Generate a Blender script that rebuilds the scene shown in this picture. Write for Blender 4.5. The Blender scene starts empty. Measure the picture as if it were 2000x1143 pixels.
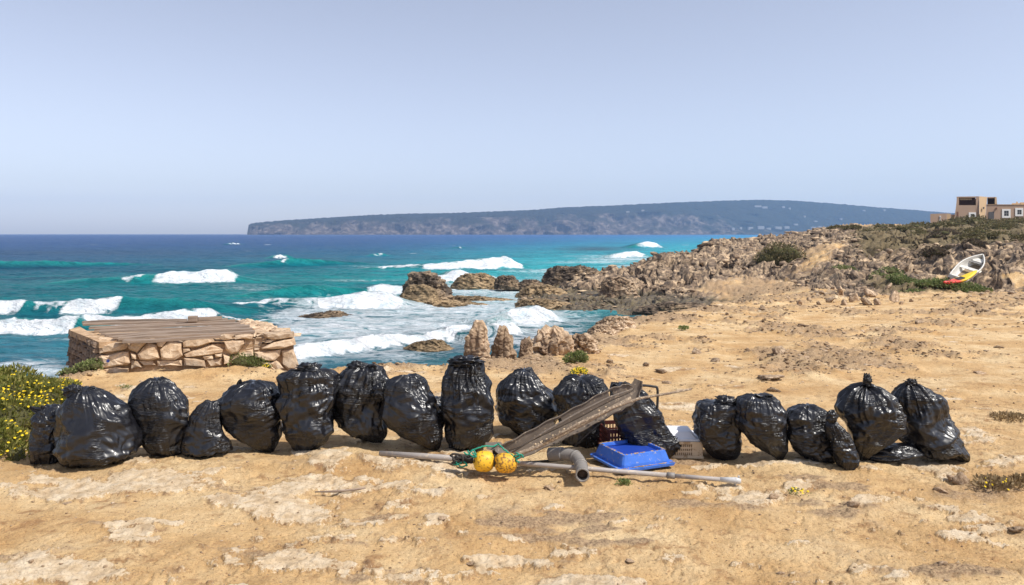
import bpy, bmesh, math, random
import numpy as np
from mathutils import Vector, Matrix, noise as mnoise

SC = bpy.context.scene
COL = SC.collection
R = math.radians
F = 1500.0          # focal length in pixels of the 2000 px wide photograph
CAMZ = 1.7
SEA = -2.8
HOR = 456.0

# ------------------------------------------------------------------ camera, sky, sun, exposure
cam_d = bpy.data.cameras.new('camera')
cam = bpy.data.objects.new('camera', cam_d)
COL.objects.link(cam)
cam.location = (0, 0, CAMZ)
cam.rotation_euler = (R(90), 0, 0)
cam_d.sensor_width = 36
cam_d.lens = 36 * F / 2000
cam_d.shift_y = -(571.5 - HOR) / 2000
cam_d.clip_start = 0.05
cam_d.clip_end = 40000
SC.camera = cam

SUN_EL = R(54)
SUN_DIR = Vector((0.90, -0.44, 0)).normalized() * math.cos(SUN_EL) + Vector((0, 0, math.sin(SUN_EL)))
world = bpy.data.worlds.new('World')
SC.world = world
world.use_nodes = True
wn = world.node_tree.nodes
wl = world.node_tree.links
sky = wn.new('ShaderNodeTexSky')
sky.sky_type = 'NISHITA'
sky.sun_disc = False
sky.sun_elevation = SUN_EL
sky.sun_rotation = math.atan2(SUN_DIR.x, SUN_DIR.y)
sky.altitude = 0
sky.air_density = 1.0
sky.dust_density = 0.6
sky.ozone_density = 2.5
hsv = wn.new('ShaderNodeHueSaturation')
hsv.inputs['Saturation'].default_value = 0.46
hsv.inputs['Value'].default_value = 1.12
tint = wn.new('ShaderNodeMix')
tint.data_type = 'RGBA'
tint.blend_type = 'MULTIPLY'
tint.inputs[0].default_value = 1.0
tint.inputs[7].default_value = (1.0, 1.0, 1.10, 1)
bg = wn['Background']
bg.inputs['Strength'].default_value = 0.118
wl.new(sky.outputs[0], hsv.inputs['Color'])
wl.new(hsv.outputs[0], tint.inputs[6])
wl.new(tint.outputs[2], bg.inputs['Color'])

sun_d = bpy.data.lights.new('sun', 'SUN')
sun_d.energy = 4.4
sun_d.angle = R(0.53)
sun_d.color = (1.0, 0.955, 0.88)
sun = bpy.data.objects.new('sun', sun_d)
COL.objects.link(sun)
sun.rotation_euler = SUN_DIR.to_track_quat('Z', 'Y').to_euler()

SC.view_settings.view_transform = 'Standard'
SC.view_settings.look = 'None'
SC.view_settings.gamma = 1.0
SC.view_settings.use_curve_mapping = False
SC.view_settings.exposure = 0.15
SC.render.engine = 'CYCLES'
SC.cycles.use_denoising = True
SC.cycles.max_bounces = 6
SC.cycles.volume_bounces = 2
SC.cycles.caustics_reflective = False
SC.cycles.caustics_refractive = False

# ------------------------------------------------------------------ numpy noise
_rs = np.random.RandomState(7)
_perm = _rs.permutation(4096).astype(np.int64)
_ang = _rs.rand(4096) * 2 * np.pi
_gx, _gy = np.cos(_ang), np.sin(_ang)
_g3 = _rs.normal(size=(4096, 3))
_g3 /= np.linalg.norm(_g3, axis=1)[:, None]


def n2(x, y, seed=0):
    x = np.asarray(x, float) + seed * 17.31
    y = np.asarray(y, float) + seed * 9.77
    xi = np.floor(x).astype(np.int64)
    yi = np.floor(y).astype(np.int64)
    fx, fy = x - xi, y - yi
    u = fx * fx * fx * (fx * (fx * 6 - 15) + 10)
    v = fy * fy * fy * (fy * (fy * 6 - 15) + 10)

    def g(a, b, dx, dy):
        h = _perm[(_perm[a & 4095] + b) & 4095]
        return _gx[h] * dx + _gy[h] * dy
    a = g(xi, yi, fx, fy)
    b = g(xi + 1, yi, fx - 1, fy)
    c = g(xi, yi + 1, fx, fy - 1)
    d = g(xi + 1, yi + 1, fx - 1, fy - 1)
    return ((a + (b - a) * u) * (1 - v) + (c + (d - c) * u) * v) * 1.5


def n3(p, seed=0):
    p = np.asarray(p, float) + seed * 13.7
    i = np.floor(p).astype(np.int64)
    f = p - i
    w = f * f * f * (f * (f * 6 - 15) + 10)
    out = 0
    for cx in (0, 1):
        for cy in (0, 1):
            for cz in (0, 1):
                h = _perm[(_perm[(_perm[(i[..., 0] + cx) & 4095] + i[..., 1] + cy) & 4095] + i[..., 2] + cz) & 4095]
                g = _g3[h]
                d = g[..., 0] * (f[..., 0] - cx) + g[..., 1] * (f[..., 1] - cy) + g[..., 2] * (f[..., 2] - cz)
                ww = (w[..., 0] if cx else 1 - w[..., 0]) * (w[..., 1] if cy else 1 - w[..., 1]) * (w[..., 2] if cz else 1 - w[..., 2])
                out = out + d * ww
    return out * 1.6


def fbm2(x, y, seed=0, octv=4, gain=0.5, lac=2.03):
    s, a = 0, 1.0
    for o in range(octv):
        s = s + a * n2(x, y, seed + o * 3)
        x, y, a = x * lac, y * lac, a * gain
    return s


def ridge2(x, y, seed=0, octv=4, gain=0.5, lac=2.1):
    s, a = 0, 1.0
    for o in range(octv):
        s = s + a * (1 - 2 * np.abs(n2(x, y, seed + o * 5)))
        x, y, a = x * lac, y * lac, a * gain
    return s


def sst(a, b, x):
    t = np.clip((x - a) / (b - a), 0, 1)
    return t * t * (3 - 2 * t)


# ------------------------------------------------------------------ object helpers
def link(o, parent=None):
    COL.objects.link(o)
    if parent is not None:
        o.parent = parent
    return o


def tag(o, label=None, cat=None, group=None, kind=None):
    if label:
        o['label'] = label
    if cat:
        o['category'] = cat
    if group:
        o['group'] = group
    if kind:
        o['kind'] = kind
    return o


def mesh_np(name, verts, faces, mat=None, smooth=True):
    """verts (n,3) array, faces: (m,4) or (m,3) array or a list of lists"""
    me = bpy.data.meshes.new(name)
    v = np.asarray(verts, dtype=np.float32)
    if isinstance(faces, np.ndarray):
        k = faces.shape[1]
        me.vertices.add(len(v))
        me.vertices.foreach_set('co', v.ravel())
        me.loops.add(faces.size)
        me.loops.foreach_set('vertex_index', faces.astype(np.int32).ravel())
        me.polygons.add(len(faces))
        me.polygons.foreach_set('loop_start', np.arange(0, faces.size, k, dtype=np.int32))
        me.polygons.foreach_set('loop_total', np.full(len(faces), k, dtype=np.int32))
        me.update(calc_edges=True)
    else:
        me.from_pydata([tuple(map(float, a)) for a in v], [], [tuple(f) for f in faces])
        me.update()
    if smooth:
        me.polygons.foreach_set('use_smooth', np.ones(len(me.polygons), dtype=bool))
    if mat:
        me.materials.append(mat)
    return me


def obj(name, me, parent=None, loc=None, rot=None, scale=None):
    o = bpy.data.objects.new(name, me)
    if loc is not None:
        o.location = loc
    if rot is not None:
        o.rotation_euler = rot
    if scale is not None:
        o.scale = scale
    return link(o, parent)


def empty(name, loc=(0, 0, 0), rz=0.0):
    o = bpy.data.objects.new(name, None)
    o.empty_display_size = 0.1
    o.location = loc
    o.rotation_euler = (0, 0, rz)
    return link(o)


def fattr(me, name, arr):
    a = me.attributes.new(name, 'FLOAT', 'POINT')
    a.data.foreach_set('value', np.asarray(arr, dtype=np.float32).ravel())


def cattr(me, name, arr):
    a = me.attributes.new(name, 'FLOAT_COLOR', 'POINT')
    arr = np.concatenate([arr, np.ones((len(arr), 1))], axis=1)
    a.data.foreach_set('color', arr.astype(np.float32).ravel())


def grid_faces(nr, nc, wrap=False):
    i = np.arange(nr - 1)[:, None]
    m = nc if wrap else nc - 1
    j = np.arange(m)[None, :]
    a = i * nc + j
    b = i * nc + (j + 1) % nc
    return np.stack([a, b, b + nc, a + nc], axis=-1).reshape(-1, 4)


class MB:
    """collects simple shapes into one mesh"""
    def __init__(s):
        s.v, s.f = [], []

    def add(s, verts, faces):
        o = len(s.v)
        s.v += [tuple(a) for a in verts]
        s.f += [[i + o for i in f] for f in faces]
        return s

    def box(s, x0, x1, y0, y1, z0, z1, M=None):
        v = [Vector((x, y, z)) for z in (z0, z1) for (x, y) in ((x0, y0), (x1, y0), (x1, y1), (x0, y1))]
        if M is not None:
            v = [M @ a for a in v]
        return s.add(v, [(3, 2, 1, 0), (4, 5, 6, 7), (0, 1, 5, 4), (1, 2, 6, 5), (2, 3, 7, 6), (3, 0, 4, 7)])

    def hexa(s, b, t):
        return s.add(list(b) + list(t), [(3, 2, 1, 0), (4, 5, 6, 7), (0, 1, 5, 4), (1, 2, 6, 5), (2, 3, 7, 6), (3, 0, 4, 7)])

    def tube(s, pts, r, n=8, caps=True):
        pts = [Vector(p) for p in pts]
        rs = r if isinstance(r, (list, tuple)) else [r] * len(pts)
        up = Vector((0.13, 0.21, 0.97)).normalized()
        t0 = (pts[1] - pts[0]).normalized()
        a = t0.cross(up)
        if a.length < 0.05:
            a = t0.cross(Vector((1, 0, 0)))
        a.normalize()
        vs, fs = [], []
        for k, p in enumerate(pts):
            t = (pts[min(k + 1, len(pts) - 1)] - pts[max(k - 1, 0)]).normalized()
            a = (a - t * a.dot(t)).normalized()
            b = t.cross(a)
            for j in range(n):
                w = 2 * math.pi * j / n
                vs.append(p + (a * math.cos(w) + b * math.sin(w)) * rs[k])
        for k in range(len(pts) - 1):
            for j in range(n):
                fs.append([k * n + j, k * n + (j + 1) % n, (k + 1) * n + (j + 1) % n, (k + 1) * n + j])
        if caps:
            fs.append(list(range(n))[::-1])
            fs.append([(len(pts) - 1) * n + j for j in range(n)])
        return s.add(vs, fs)

    def build(s, name, mat, parent=None, smooth=False, bevel=0, loc=None, rot=None):
        me = mesh_np(name, np.array([tuple(a) for a in s.v]), s.f, mat, smooth)
        o = obj(name, me, parent, loc, rot)
        if bevel:
            m = o.modifiers.new('bevel', 'BEVEL')
            m.width = bevel
            m.segments = 2
            m.limit_method = 'ANGLE'
        return o


def curve_pts(pts, n=8):
    """Catmull-Rom through the points"""
    P = [Vector(p) for p in pts]
    P = [P[0] * 2 - P[1]] + P + [P[-1] * 2 - P[-2]]
    out = []
    for i in range(1, len(P) - 2):
        for k in range(n):
            t = k / n
            a, b, c, d = P[i - 1], P[i], P[i + 1], P[i + 2]
            out.append(0.5 * ((2 * b) + (c - a) * t + (2 * a - 5 * b + 4 * c - d) * t * t + (3 * b - a - 3 * c + d) * t ** 3))
    out.append(P[-2])
    return out


def W(px, py, D):
    """the point at depth D that the photograph shows at pixel px, py"""
    return Vector(((px - 1000) / F * D, D, CAMZ - (py - HOR) / F * D))


# ------------------------------------------------------------------ material helpers
class Mat:
    def __init__(s, name):
        s.m = bpy.data.materials.new(name)
        s.m.use_nodes = True
        s.nt = s.m.node_tree
        s.b = s.nt.nodes['Principled BSDF']
        s._tc = None

    def set(s, **kw):
        names = dict(base='Base Color', rough='Roughness', spec='Specular IOR Level', metal='Metallic', sub='Subsurface Weight', coat='Coat Weight', ior='IOR', trans='Transmission Weight', alpha='Alpha')
        for k, v in kw.items():
            i = s.b.inputs[names[k]]
            if hasattr(v, 'node'):
                s.nt.links.new(v, i)
            else:
                i.default_value = (*v, 1) if isinstance(v, tuple) and len(v) == 3 else v
        return s

    def n(s, typ, **kw):
        nd = s.nt.nodes.new(typ)
        for k, v in kw.items():
            setattr(nd, k, v)
        return nd

    def link(s, a, b):
        s.nt.links.new(a, b)

    def coord(s, scale=(1, 1, 1), kind='Object', rot=(0, 0, 0)):
        if s._tc is None:
            s._tc = s.n('ShaderNodeTexCoord')
        mp = s.n('ShaderNodeMapping')
        mp.inputs['Scale'].default_value = scale
        mp.inputs['Rotation'].default_value = rot
        s.link(s._tc.outputs[kind], mp.inputs[0])
        return mp.outputs[0]

    def noise(s, scale=5, detail=4, rough=0.55, vec=None, dist=0.0, ntype=None):
        nd = s.n('ShaderNodeTexNoise')
        nd.inputs['Scale'].default_value = scale
        nd.inputs['Detail'].default_value = detail
        nd.inputs['Roughness'].default_value = rough
        nd.inputs['Distortion'].default_value = dist
        if ntype:
            nd.noise_type = ntype
        s.link(vec if vec is not None else s.coord(), nd.inputs['Vector'])
        return nd.outputs['Fac']

    def voro(s, scale=5, feature='F1', vec=None, rnd=1.0):
        nd = s.n('ShaderNodeTexVoronoi', feature=feature)
        nd.inputs['Scale'].default_value = scale
        nd.inputs['Randomness'].default_value = rnd
        s.link(vec if vec is not None else s.coord(), nd.inputs['Vector'])
        return nd.outputs['Distance']

    def attr(s, name, out='Fac'):
        nd = s.n('ShaderNodeAttribute', attribute_name=name)
        return nd.outputs[out]

    def ramp(s, fac, stops, interp='LINEAR'):
        nd = s.n('ShaderNodeValToRGB')
        cr = nd.color_ramp
        cr.interpolation = interp
        while len(cr.elements) < len(stops):
            cr.elements.new(0.5)
        for e, (p, c) in zip(cr.elements, stops):
            e.position = p
            e.color = (c, c, c, 1) if not isinstance(c, tuple) else (*c, 1)
        s.link(fac, nd.inputs[0])
        return nd.outputs[0]

    def mix(s, fac, a, b, blend='MIX'):
        nd = s.n('ShaderNodeMix', data_type='RGBA', blend_type=blend)
        for inp, v in ((nd.inputs[0], fac), (nd.inputs[6], a), (nd.inputs[7], b)):
            if hasattr(v, 'node'):
                s.link(v, inp)
            elif isinstance(v, tuple):
                inp.default_value = (*v, 1)
            else:
                inp.default_value = v
        return nd.outputs[2]

    def math(s, op, a, b=0.0, clamp=False):
        nd = s.n('ShaderNodeMath', operation=op, use_clamp=clamp)
        for inp, v in ((nd.inputs[0], a), (nd.inputs[1], b)):
            if hasattr(v, 'node'):
                s.link(v, inp)
            else:
                inp.default_value = v
        return nd.outputs[0]

    def bump(s, h, strength=0.5, dist=0.01, prev=None):
        nd = s.n('ShaderNodeBump')
        nd.inputs['Strength'].default_value = strength
        nd.inputs['Distance'].default_value = dist
        s.link(h, nd.inputs['Height'])
        if prev is not None:
            s.link(prev, nd.inputs['Normal'])
        s.link(nd.outputs[0], s.b.inputs['Normal'])
        return nd.outputs[0]


def simple(name, col, rough=0.6, spec=0.4, var=0.15, nscale=20, bump=0.0, bdist=0.003, dirt=None, dirt_amt=0.5, dirt_scale=30):
    m = Mat(name)
    n = m.noise(nscale, 4)
    lo = tuple(c * (1 - var) for c in col)
    hi = tuple(min(1, c * (1 + var)) for c in col)
    c = m.mix(n, lo, hi)
    if dirt:
        d = m.ramp(m.noise(dirt_scale, 5, 0.65), [(dirt_amt, 0.0), (min(1, dirt_amt + 0.06), 1.0)])
        c = m.mix(d, c, dirt)
    m.set(base=c, rough=rough, spec=spec)
    if bump:
        m.bump(m.noise(nscale * 3, 4), bump, bdist)
    return m.m


# ------------------------------------------------------------------ materials
def mat_ground():
    m = Mat('sandstone_ground')
    obj_c = m.coord()
    rock, pale, dark, wet, soil = (m.attr(k) for k in ('rock', 'pale', 'dark', 'wet', 'soil'))
    nA = m.noise(1.3, 6, 0.6)
    nB = m.noise(9, 6, 0.65)
    nC = m.noise(60, 5, 0.7)
    nD = m.noise(200, 3, 0.7)
    sand = m.ramp(nA, [(0.32, (0.50, 0.30, 0.125)), (0.48, (0.62, 0.41, 0.195)), (0.64, (0.73, 0.54, 0.30))])
    mot = m.ramp(m.noise(2.1, 3, 0.5), [(0.45, 0.15), (0.62, 1.0)])
    sand = m.mix(m.math('MULTIPLY', mot, m.ramp(nB, [(0.38, 0.9), (0.50, 0.0)])), sand, (0.35, 0.195, 0.085))
    # grit and crumbs: little dark pits, little pale crumbs
    sand = m.mix(m.ramp(nC, [(0.36, 0.85), (0.44, 0.0)]), sand, (0.30, 0.155, 0.07))
    sand = m.mix(m.ramp(nC, [(0.60, 0.0), (0.68, 0.75)]), sand, (0.74, 0.54, 0.33))
    sand = m.mix(m.ramp(nD, [(0.36, 0.55), (0.45, 0.0)]), sand, (0.28, 0.15, 0.08))
    # bare pale crust
    cr = m.ramp(nB, [(0.32, (0.48, 0.34, 0.20)), (0.45, (0.63, 0.47, 0.29)), (0.62, (0.74, 0.60, 0.42))])
    cr = m.mix(m.ramp(nC, [(0.34, 0.7), (0.46, 0.0)]), cr, (0.36, 0.24, 0.16))
    pf = m.math('ADD', pale, m.math('MULTIPLY', m.math('SUBTRACT', nC, 0.5), 0.9))
    edge = m.math('MULTIPLY', m.ramp(pf, [(0.30, 0.0), (0.40, 0.8), (0.44, 0.8), (0.50, 0.0)]), m.ramp(nB, [(0.40, 1.0), (0.56, 0.1)]))
    pf = m.ramp(pf, [(0.43, 0.0), (0.50, 1.0)])
    c = m.mix(pf, sand, cr)
    c = m.mix(edge, c, (0.26, 0.155, 0.085))  # dark line paints the relief shadow along the plate edges
    # lichen dark stain
    df = m.math('ADD', dark, m.math('MULTIPLY', m.math('SUBTRACT', nB, 0.5), 1.0))
    df = m.math('ADD', df, m.math('MULTIPLY', m.math('SUBTRACT', nC, 0.5), 0.8))
    c = m.mix(m.ramp(df, [(0.42, 0.0), (0.80, 0.85)]), c, m.mix(m.ramp(nC, [(0.42, 0.0), (0.58, 1.0)]), (0.22, 0.145, 0.09), (0.46, 0.32, 0.19)))
    # weathered rock
    r1 = m.noise(1.1, 7, 0.68, dist=0.6)
    r2 = m.noise(4.5, 6, 0.7)
    rc = m.ramp(r1, [(0.36, (0.085, 0.062, 0.047)), (0.49, (0.27, 0.19, 0.125)), (0.61, (0.60, 0.44, 0.28))])
    rc = m.mix(m.ramp(r2, [(0.40, 0.85), (0.52, 0.0)]), rc, (0.085, 0.066, 0.053))
    rc = m.mix(m.ramp(r2, [(0.56, 0.0), (0.68, 0.6)]), rc, (0.52, 0.39, 0.26))
    rf = m.math('ADD', rock, m.math('MULTIPLY', m.math('SUBTRACT', r2, 0.5), 1.1))
    c = m.mix(m.ramp(rf, [(0.40, 0.0), (0.62, 1.0)]), c, rc)
    wc = m.ramp(r2, [(0.35, (0.05, 0.042, 0.034)), (0.5, (0.12, 0.095, 0.062)), (0.64, (0.20, 0.165, 0.085))])
    wf = m.math('ADD', wet, m.math('MULTIPLY', m.math('SUBTRACT', r1, 0.5), 1.2))
    wf = m.ramp(wf, [(0.40, 0.0), (0.70, 0.9)])
    c = m.mix(wf, c, wc)
    sf = m.math('ADD', soil, m.math('MULTIPLY', m.math('SUBTRACT', r2, 0.5), 1.2))
    c = m.mix(m.ramp(sf, [(0.30, 0.0), (0.55, 0.92)]), c, m.mix(r1, (0.10, 0.085, 0.04), (0.22, 0.16, 0.09)))
    m.set(base=c, rough=m.mix(wf, (0.92, 0.92, 0.92), (0.5, 0.5, 0.5)), spec=0.22)
    b1 = m.bump(m.noise(3.2, 8, 0.7), 0.5, 0.10)
    b2 = m.bump(nB, 0.55, 0.035, b1)
    b3 = m.bump(nC, 1.0, 0.012, b2)
    m.bump(nD, 0.5, 0.002, b3)
    return m.m


def mat_rock(name, lo, mid, hi, scale=1.0, pit=0.6, wetline=None):
    m = Mat(name)
    a = m.noise(3.5 * scale, 7, 0.66, dist=0.5)
    b = m.noise(16 * scale, 6, 0.7)
    big = m.noise(.9 * scale, 3, 0.6)
    c = m.ramp(m.math('ADD', a, m.math('MULTIPLY', m.math('SUBTRACT', big, 0.5), 0.7)), [(0.34, lo), (0.5, mid), (0.64, hi)])
    c = m.mix(m.ramp(b, [(0.36, pit), (0.48, 0.0)]), c, tuple(v * 0.42 for v in mid))
    c = m.mix(m.ramp(b, [(0.58, 0.0), (0.7, 0.5)]), c, tuple(min(1, v * 1.25) for v in hi))
    rn = m.n('ShaderNodeObjectInfo').outputs['Random']
    c = m.mix(1.0, c, m.ramp(rn, [(0.0, (0.78, 0.76, 0.74)), (0.5, (1.0, 0.97, 0.94)), (1.0, (1.14, 1.12, 1.10))]), 'MULTIPLY')
    m.set(base=c, rough=0.93, spec=0.2)
    b1 = m.bump(a, 0.6, 0.05 / scale)
    b2 = m.bump(b, 0.8, 0.02 / scale, b1)
    m.bump(m.noise(70 * scale, 4, 0.7), 0.5, 0.004 / scale, b2)
    return m.m


def mat_bag():
    m = Mat('black_polythene')
    info = m.n('ShaderNodeObjectInfo')
    rnd = info.outputs['Random']
    add = m.n('ShaderNodeVectorMath', operation='ADD')
    sc = m.n('ShaderNodeVectorMath', operation='SCALE')
    cmb = m.n('ShaderNodeCombineXYZ')
    m.link(rnd, cmb.inputs[0]); m.link(rnd, cmb.inputs[1]); m.link(rnd, cmb.inputs[2])
    m.link(cmb.outputs[0], sc.inputs[0]); sc.inputs['Scale'].default_value = 37.0
    m.link(m.coord(), add.inputs[0]); m.link(sc.outputs[0], add.inputs[1])
    base = add.outputs[0]

    def cc(scale, rot):
        mp = m.n('ShaderNodeMapping')
        mp.inputs['Scale'].default_value = scale
        mp.inputs['Rotation'].default_value = rot
        m.link(base, mp.inputs[0])
        return mp.outputs[0]
    # fine crinkles: sharp creases from the absolute value of a stretched noise
    def crease(scale, vec, w):
        nn = m.noise(scale, 3, 0.5, vec, dist=0.5)
        return m.math('POWER', m.math('SUBTRACT', 1.0, m.math('MULTIPLY', m.math('ABSOLUTE', m.math('SUBTRACT', nn, 0.5)), w), clamp=True), 2.0)
    h1 = crease(10, cc((.5, .5, 4.2), (0.25, 0.35, 0)), 8)
    h2 = crease(9, cc((.5, .5, 3.6), (-0.7, -0.6, 0.4)), 8)
    h3 = m.noise(26, 3, 0.55, base)
    msk = m.ramp(m.noise(5, 2, 0.5, base), [(0.52, 0.0), (0.62, 1.0)])
    h1 = m.math('MULTIPLY', h1, msk)
    msk2 = m.ramp(m.noise(6.5, 2, 0.5, base), [(0.53, 0.0), (0.63, 1.0)])
    h2 = m.math('MULTIPLY', h2, msk2)
    n1 = m.bump(h1, 0.9, 0.010)
    n2_ = m.bump(h2, 0.9, 0.008, n1)
    m.bump(h3, 0.12, 0.004, n2_)
    dust = m.ramp(m.noise(7, 5, 0.7, base), [(0.58, 0.0), (0.85, 0.15)])
    c = m.mix(dust, (0.007, 0.007, 0.0095), (0.06, 0.053, 0.047))
    m.set(base=c, rough=m.ramp(m.noise(12, 3, 0.5, base), [(0.3, 0.30), (0.7, 0.46)]), spec=0.55, coat=0.35)
    m.b.inputs['Coat Roughness'].default_value = 0.16
    m.b.inputs['Coat IOR'].default_value = 1.4
    return m.m


def mat_wood():
    m = Mat('driftwood')
    v = m.coord((0.6, 9, 9))
    a = m.noise(6, 6, 0.65, v, 0.4)
    b = m.noise(3, 3, 0.5)
    c = m.ramp(a, [(0.3, (0.10, 0.08, 0.065)), (0.5, (0.28, 0.225, 0.18)), (0.7, (0.46, 0.38, 0.31))])
    c = m.mix(b, c, (0.31, 0.215, 0.15))
    m.set(base=c, rough=0.9, spec=0.2)
    m.bump(a, 0.7, 0.012)
    return m.m


def mat_leaf(name, a, b, c):
    m = Mat(name)
    g = m.n('ShaderNodeNewGeometry')
    col = m.ramp(g.outputs['Random Per Island'], [(0.0, a), (0.5, b), (1.0, c)])
    n = m.noise(2.2, 3)
    col = m.mix(m.ramp(n, [(0.35, 0.0), (0.65, 0.55)]), col, tuple(v * 0.55 for v in a))
    m.set(base=col, rough=0.6, spec=0.25)
    tr = m.n('ShaderNodeBsdfTranslucent')
    m.link(col, tr.inputs[0])
    mx = m.n('ShaderNodeMixShader')
    mx.inputs[0].default_value = 0.3
    m.link(m.b.outputs[0], mx.inputs[1])
    m.link(tr.outputs[0], mx.inputs[2])
    m.link(mx.outputs[0], m.nt.nodes['Material Output'].inputs[0])
    return m.m


def mat_sea():
    m = Mat('sea_water')
    tint_ = m.attr('tint', 'Color')
    foam = m.attr('foam')
    big = m.noise(0.16, 6, 0.62, m.coord((1, 2.2, 1)), 0.6)
    st = m.noise(0.55, 8, 0.68, m.coord((1, 2.2, 1)), 1.2)
    fine = m.noise(3.5, 6, 0.7, m.coord((1, 1.5, 1)))
    # lacy foam: threshold moves with the foam attribute
    lace = m.math('ABSOLUTE', m.math('SUBTRACT', st, 0.5))
    lace = m.math('SUBTRACT', 0.42, m.math('MULTIPLY', lace, 5.0))
    lace = m.math('ADD', lace, m.math('MULTIPLY', m.math('SUBTRACT', fine, 0.5), 0.9))
    lace = m.math('ADD', lace, m.math('MULTIPLY', m.math('SUBTRACT', big, 0.5), 1.3))
    ff = m.math('ADD', m.math('MULTIPLY', foam, 1.5), m.math('MULTIPLY', lace, 0.62))
    ff = m.ramp(m.math('MULTIPLY', ff, 0.8), [(0.42, 0.0), (0.58, 0.42), (0.92, 1.0)])
    zero = m.ramp(foam, [(0.04, 0.0), (0.14, 1.0)])
    ff = m.math('MULTIPLY', ff, zero)
    streak = m.noise(0.05, 7, 0.66, m.coord((1, 3.5, 1)), 0.8)
    col = m.mix(m.ramp(streak, [(0.38, 0.50), (0.56, 0.0)]), tint_, (0.003, 0.030, 0.085))
    col = m.mix(m.ramp(st, [(0.36, 0.42), (0.52, 0.0)]), col, (0.003, 0.04, 0.08))
    col = m.mix(m.ramp(big, [(0.42, 0.25), (0.60, 0.0)]), col, (0.004, 0.055, 0.09))
    foam_shading = m.ramp(m.noise(1.3, 6, 0.7, m.coord((1, 1.3, 1))), [(0.34, (0.58, 0.66, 0.70)), (0.46, (0.76, 0.80, 0.82)), (0.60, (0.86, 0.87, 0.88))])  # blue-grey noise paints shading into the foam
    col = m.mix(ff, col, foam_shading)
    m.set(base=col, rough=m.mix(ff, (0.30, 0.30, 0.30), (0.9, 0.9, 0.9)), spec=0.045, ior=1.33)
    b0 = m.bump(m.noise(0.45, 7, 0.62, m.coord((1, 2.6, 1)), 0.6), 1.0, 0.9)
    b1 = m.bump(m.noise(2.6, 6, 0.62, m.coord((1, 2.2, 1)), 0.5), 0.8, 0.12, b0)
    m.bump(m.math('MULTIPLY', ff, m.noise(1.3, 6, 0.7, m.coord((1, 1.3, 1)))), 0.6, 0.16, b1)
    return m.m


def mat_headland():
    m = Mat('wooded_cliff')
    cl = m.attr('cliff')
    n = m.noise(0.012, 7, 0.66, m.coord((1, 1, 0.35)), 0.4)
    n_b = m.noise(0.05, 6, 0.7, m.coord((1, 1, 0.25)))
    n_c = m.noise(0.02, 5, 0.7)
    green = m.mix(n_c, (0.016, 0.022, 0.014), (0.040, 0.045, 0.030))
    rock = m.ramp(n_b, [(0.38, (0.05, 0.04, 0.035)), (0.5, (0.12, 0.095, 0.08)), (0.62, (0.27, 0.22, 0.19))])
    f = m.math('ADD', cl, m.math('MULTIPLY', m.math('SUBTRACT', n, 0.5), 2.4))
    f = m.ramp(f, [(0.45, 0.0), (0.85, 0.9)])
    m.set(base=m.mix(f, green, rock), rough=1.0, spec=0.05)
    m.bump(n_b, 1.0, 14.0)
    return m.m


M = {}
M['ground'] = mat_ground()
M['rock'] = mat_rock('weathered_limestone', (0.20, 0.135, 0.09), (0.44, 0.32, 0.21), (0.66, 0.51, 0.36), 1.0, .75)
M['shore_mix'] = mat_rock('broken_shore_rock', (0.08, 0.06, 0.045), (0.28, 0.20, 0.135), (0.60, 0.45, 0.29), 0.16, 0.7)
M['rock_dark'] = mat_rock('dark_shore_rock', (0.06, 0.047, 0.038), (0.145, 0.11, 0.08), (0.34, 0.25, 0.16), 0.5, 0.8)
M['rock_tan'] = mat_rock('tan_shore_rock', (0.13, 0.095, 0.06), (0.26, 0.19, 0.11), (0.44, 0.32, 0.19), 0.5, 0.8)
M['stone'] = mat_rock('wall_stone', (0.44, 0.31, 0.20), (0.58, 0.43, 0.29), (0.70, 0.56, 0.41), 1.6, 0.3)
M['stone_dark'] = mat_rock('shaded_wall_stone', (0.15, 0.115, 0.09), (0.26, 0.19, 0.14), (0.36, 0.27, 0.2), 1.6, 0.6)  # copy of the wall stone with the end's shade put into its colour
M['mortar'] = mat_rock('earth_mortar', (0.32, 0.21, 0.12), (0.48, 0.33, 0.20), (0.60, 0.43, 0.27), 2.5, 0.4)
M['pebble'] = mat_rock('loose_stone', (0.33, 0.215, 0.13), (0.50, 0.35, 0.22), (0.68, 0.52, 0.37), 3.0, 0.4)
M['pebble_mix'] = mat_rock('plain_rubble', (0.20, 0.135, 0.085), (0.42, 0.30, 0.19), (0.66, 0.51, 0.36), .5, 0.4)
M['bag'] = mat_bag()
M['wood'] = mat_wood()
M['sea'] = mat_sea()
M['head'] = mat_headland()
M['leaf_fg'] = mat_leaf('shrub_leaf', (0.11, 0.13, 0.022), (0.25, 0.25, 0.05), (0.46, 0.39, 0.12))
M['leaf_hill'] = mat_leaf('hill_scrub_leaf', (0.11, 0.10, 0.04), (0.21, 0.175, 0.07), (0.34, 0.26, 0.14))
M['leaf_brown'] = mat_leaf('brown_scrub_leaf', (0.09, 0.065, 0.045), (0.17, 0.125, 0.08), (0.26, 0.20, 0.13))
M['leaf_green'] = mat_leaf('green_leaf', (0.13, 0.18, 0.05), (0.24, 0.28, 0.09), (0.38, 0.38, 0.17))
M['leaf_dry'] = mat_leaf('dry_twig', (0.24, 0.16, 0.08), (0.38, 0.27, 0.14), (0.52, 0.40, 0.22))
M['twig'] = simple('brown_twig', (0.12, 0.08, 0.05), 0.9)
M['core'] = simple('shrub_shade', (0.085, 0.08, 0.035), 1.0, 0.1)  # dark fill that paints the shade between the leaves
M['yellow_petal'] = simple('yellow_petal', (0.80, 0.56, 0.02), 0.6, 0.2)
M['plaster'] = simple('pink_brown_plaster', (0.42, 0.29, 0.205), 0.9, 0.2, 0.12, 0.8)  # house plaster with the shade of the camera-facing walls put into its colour
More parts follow.
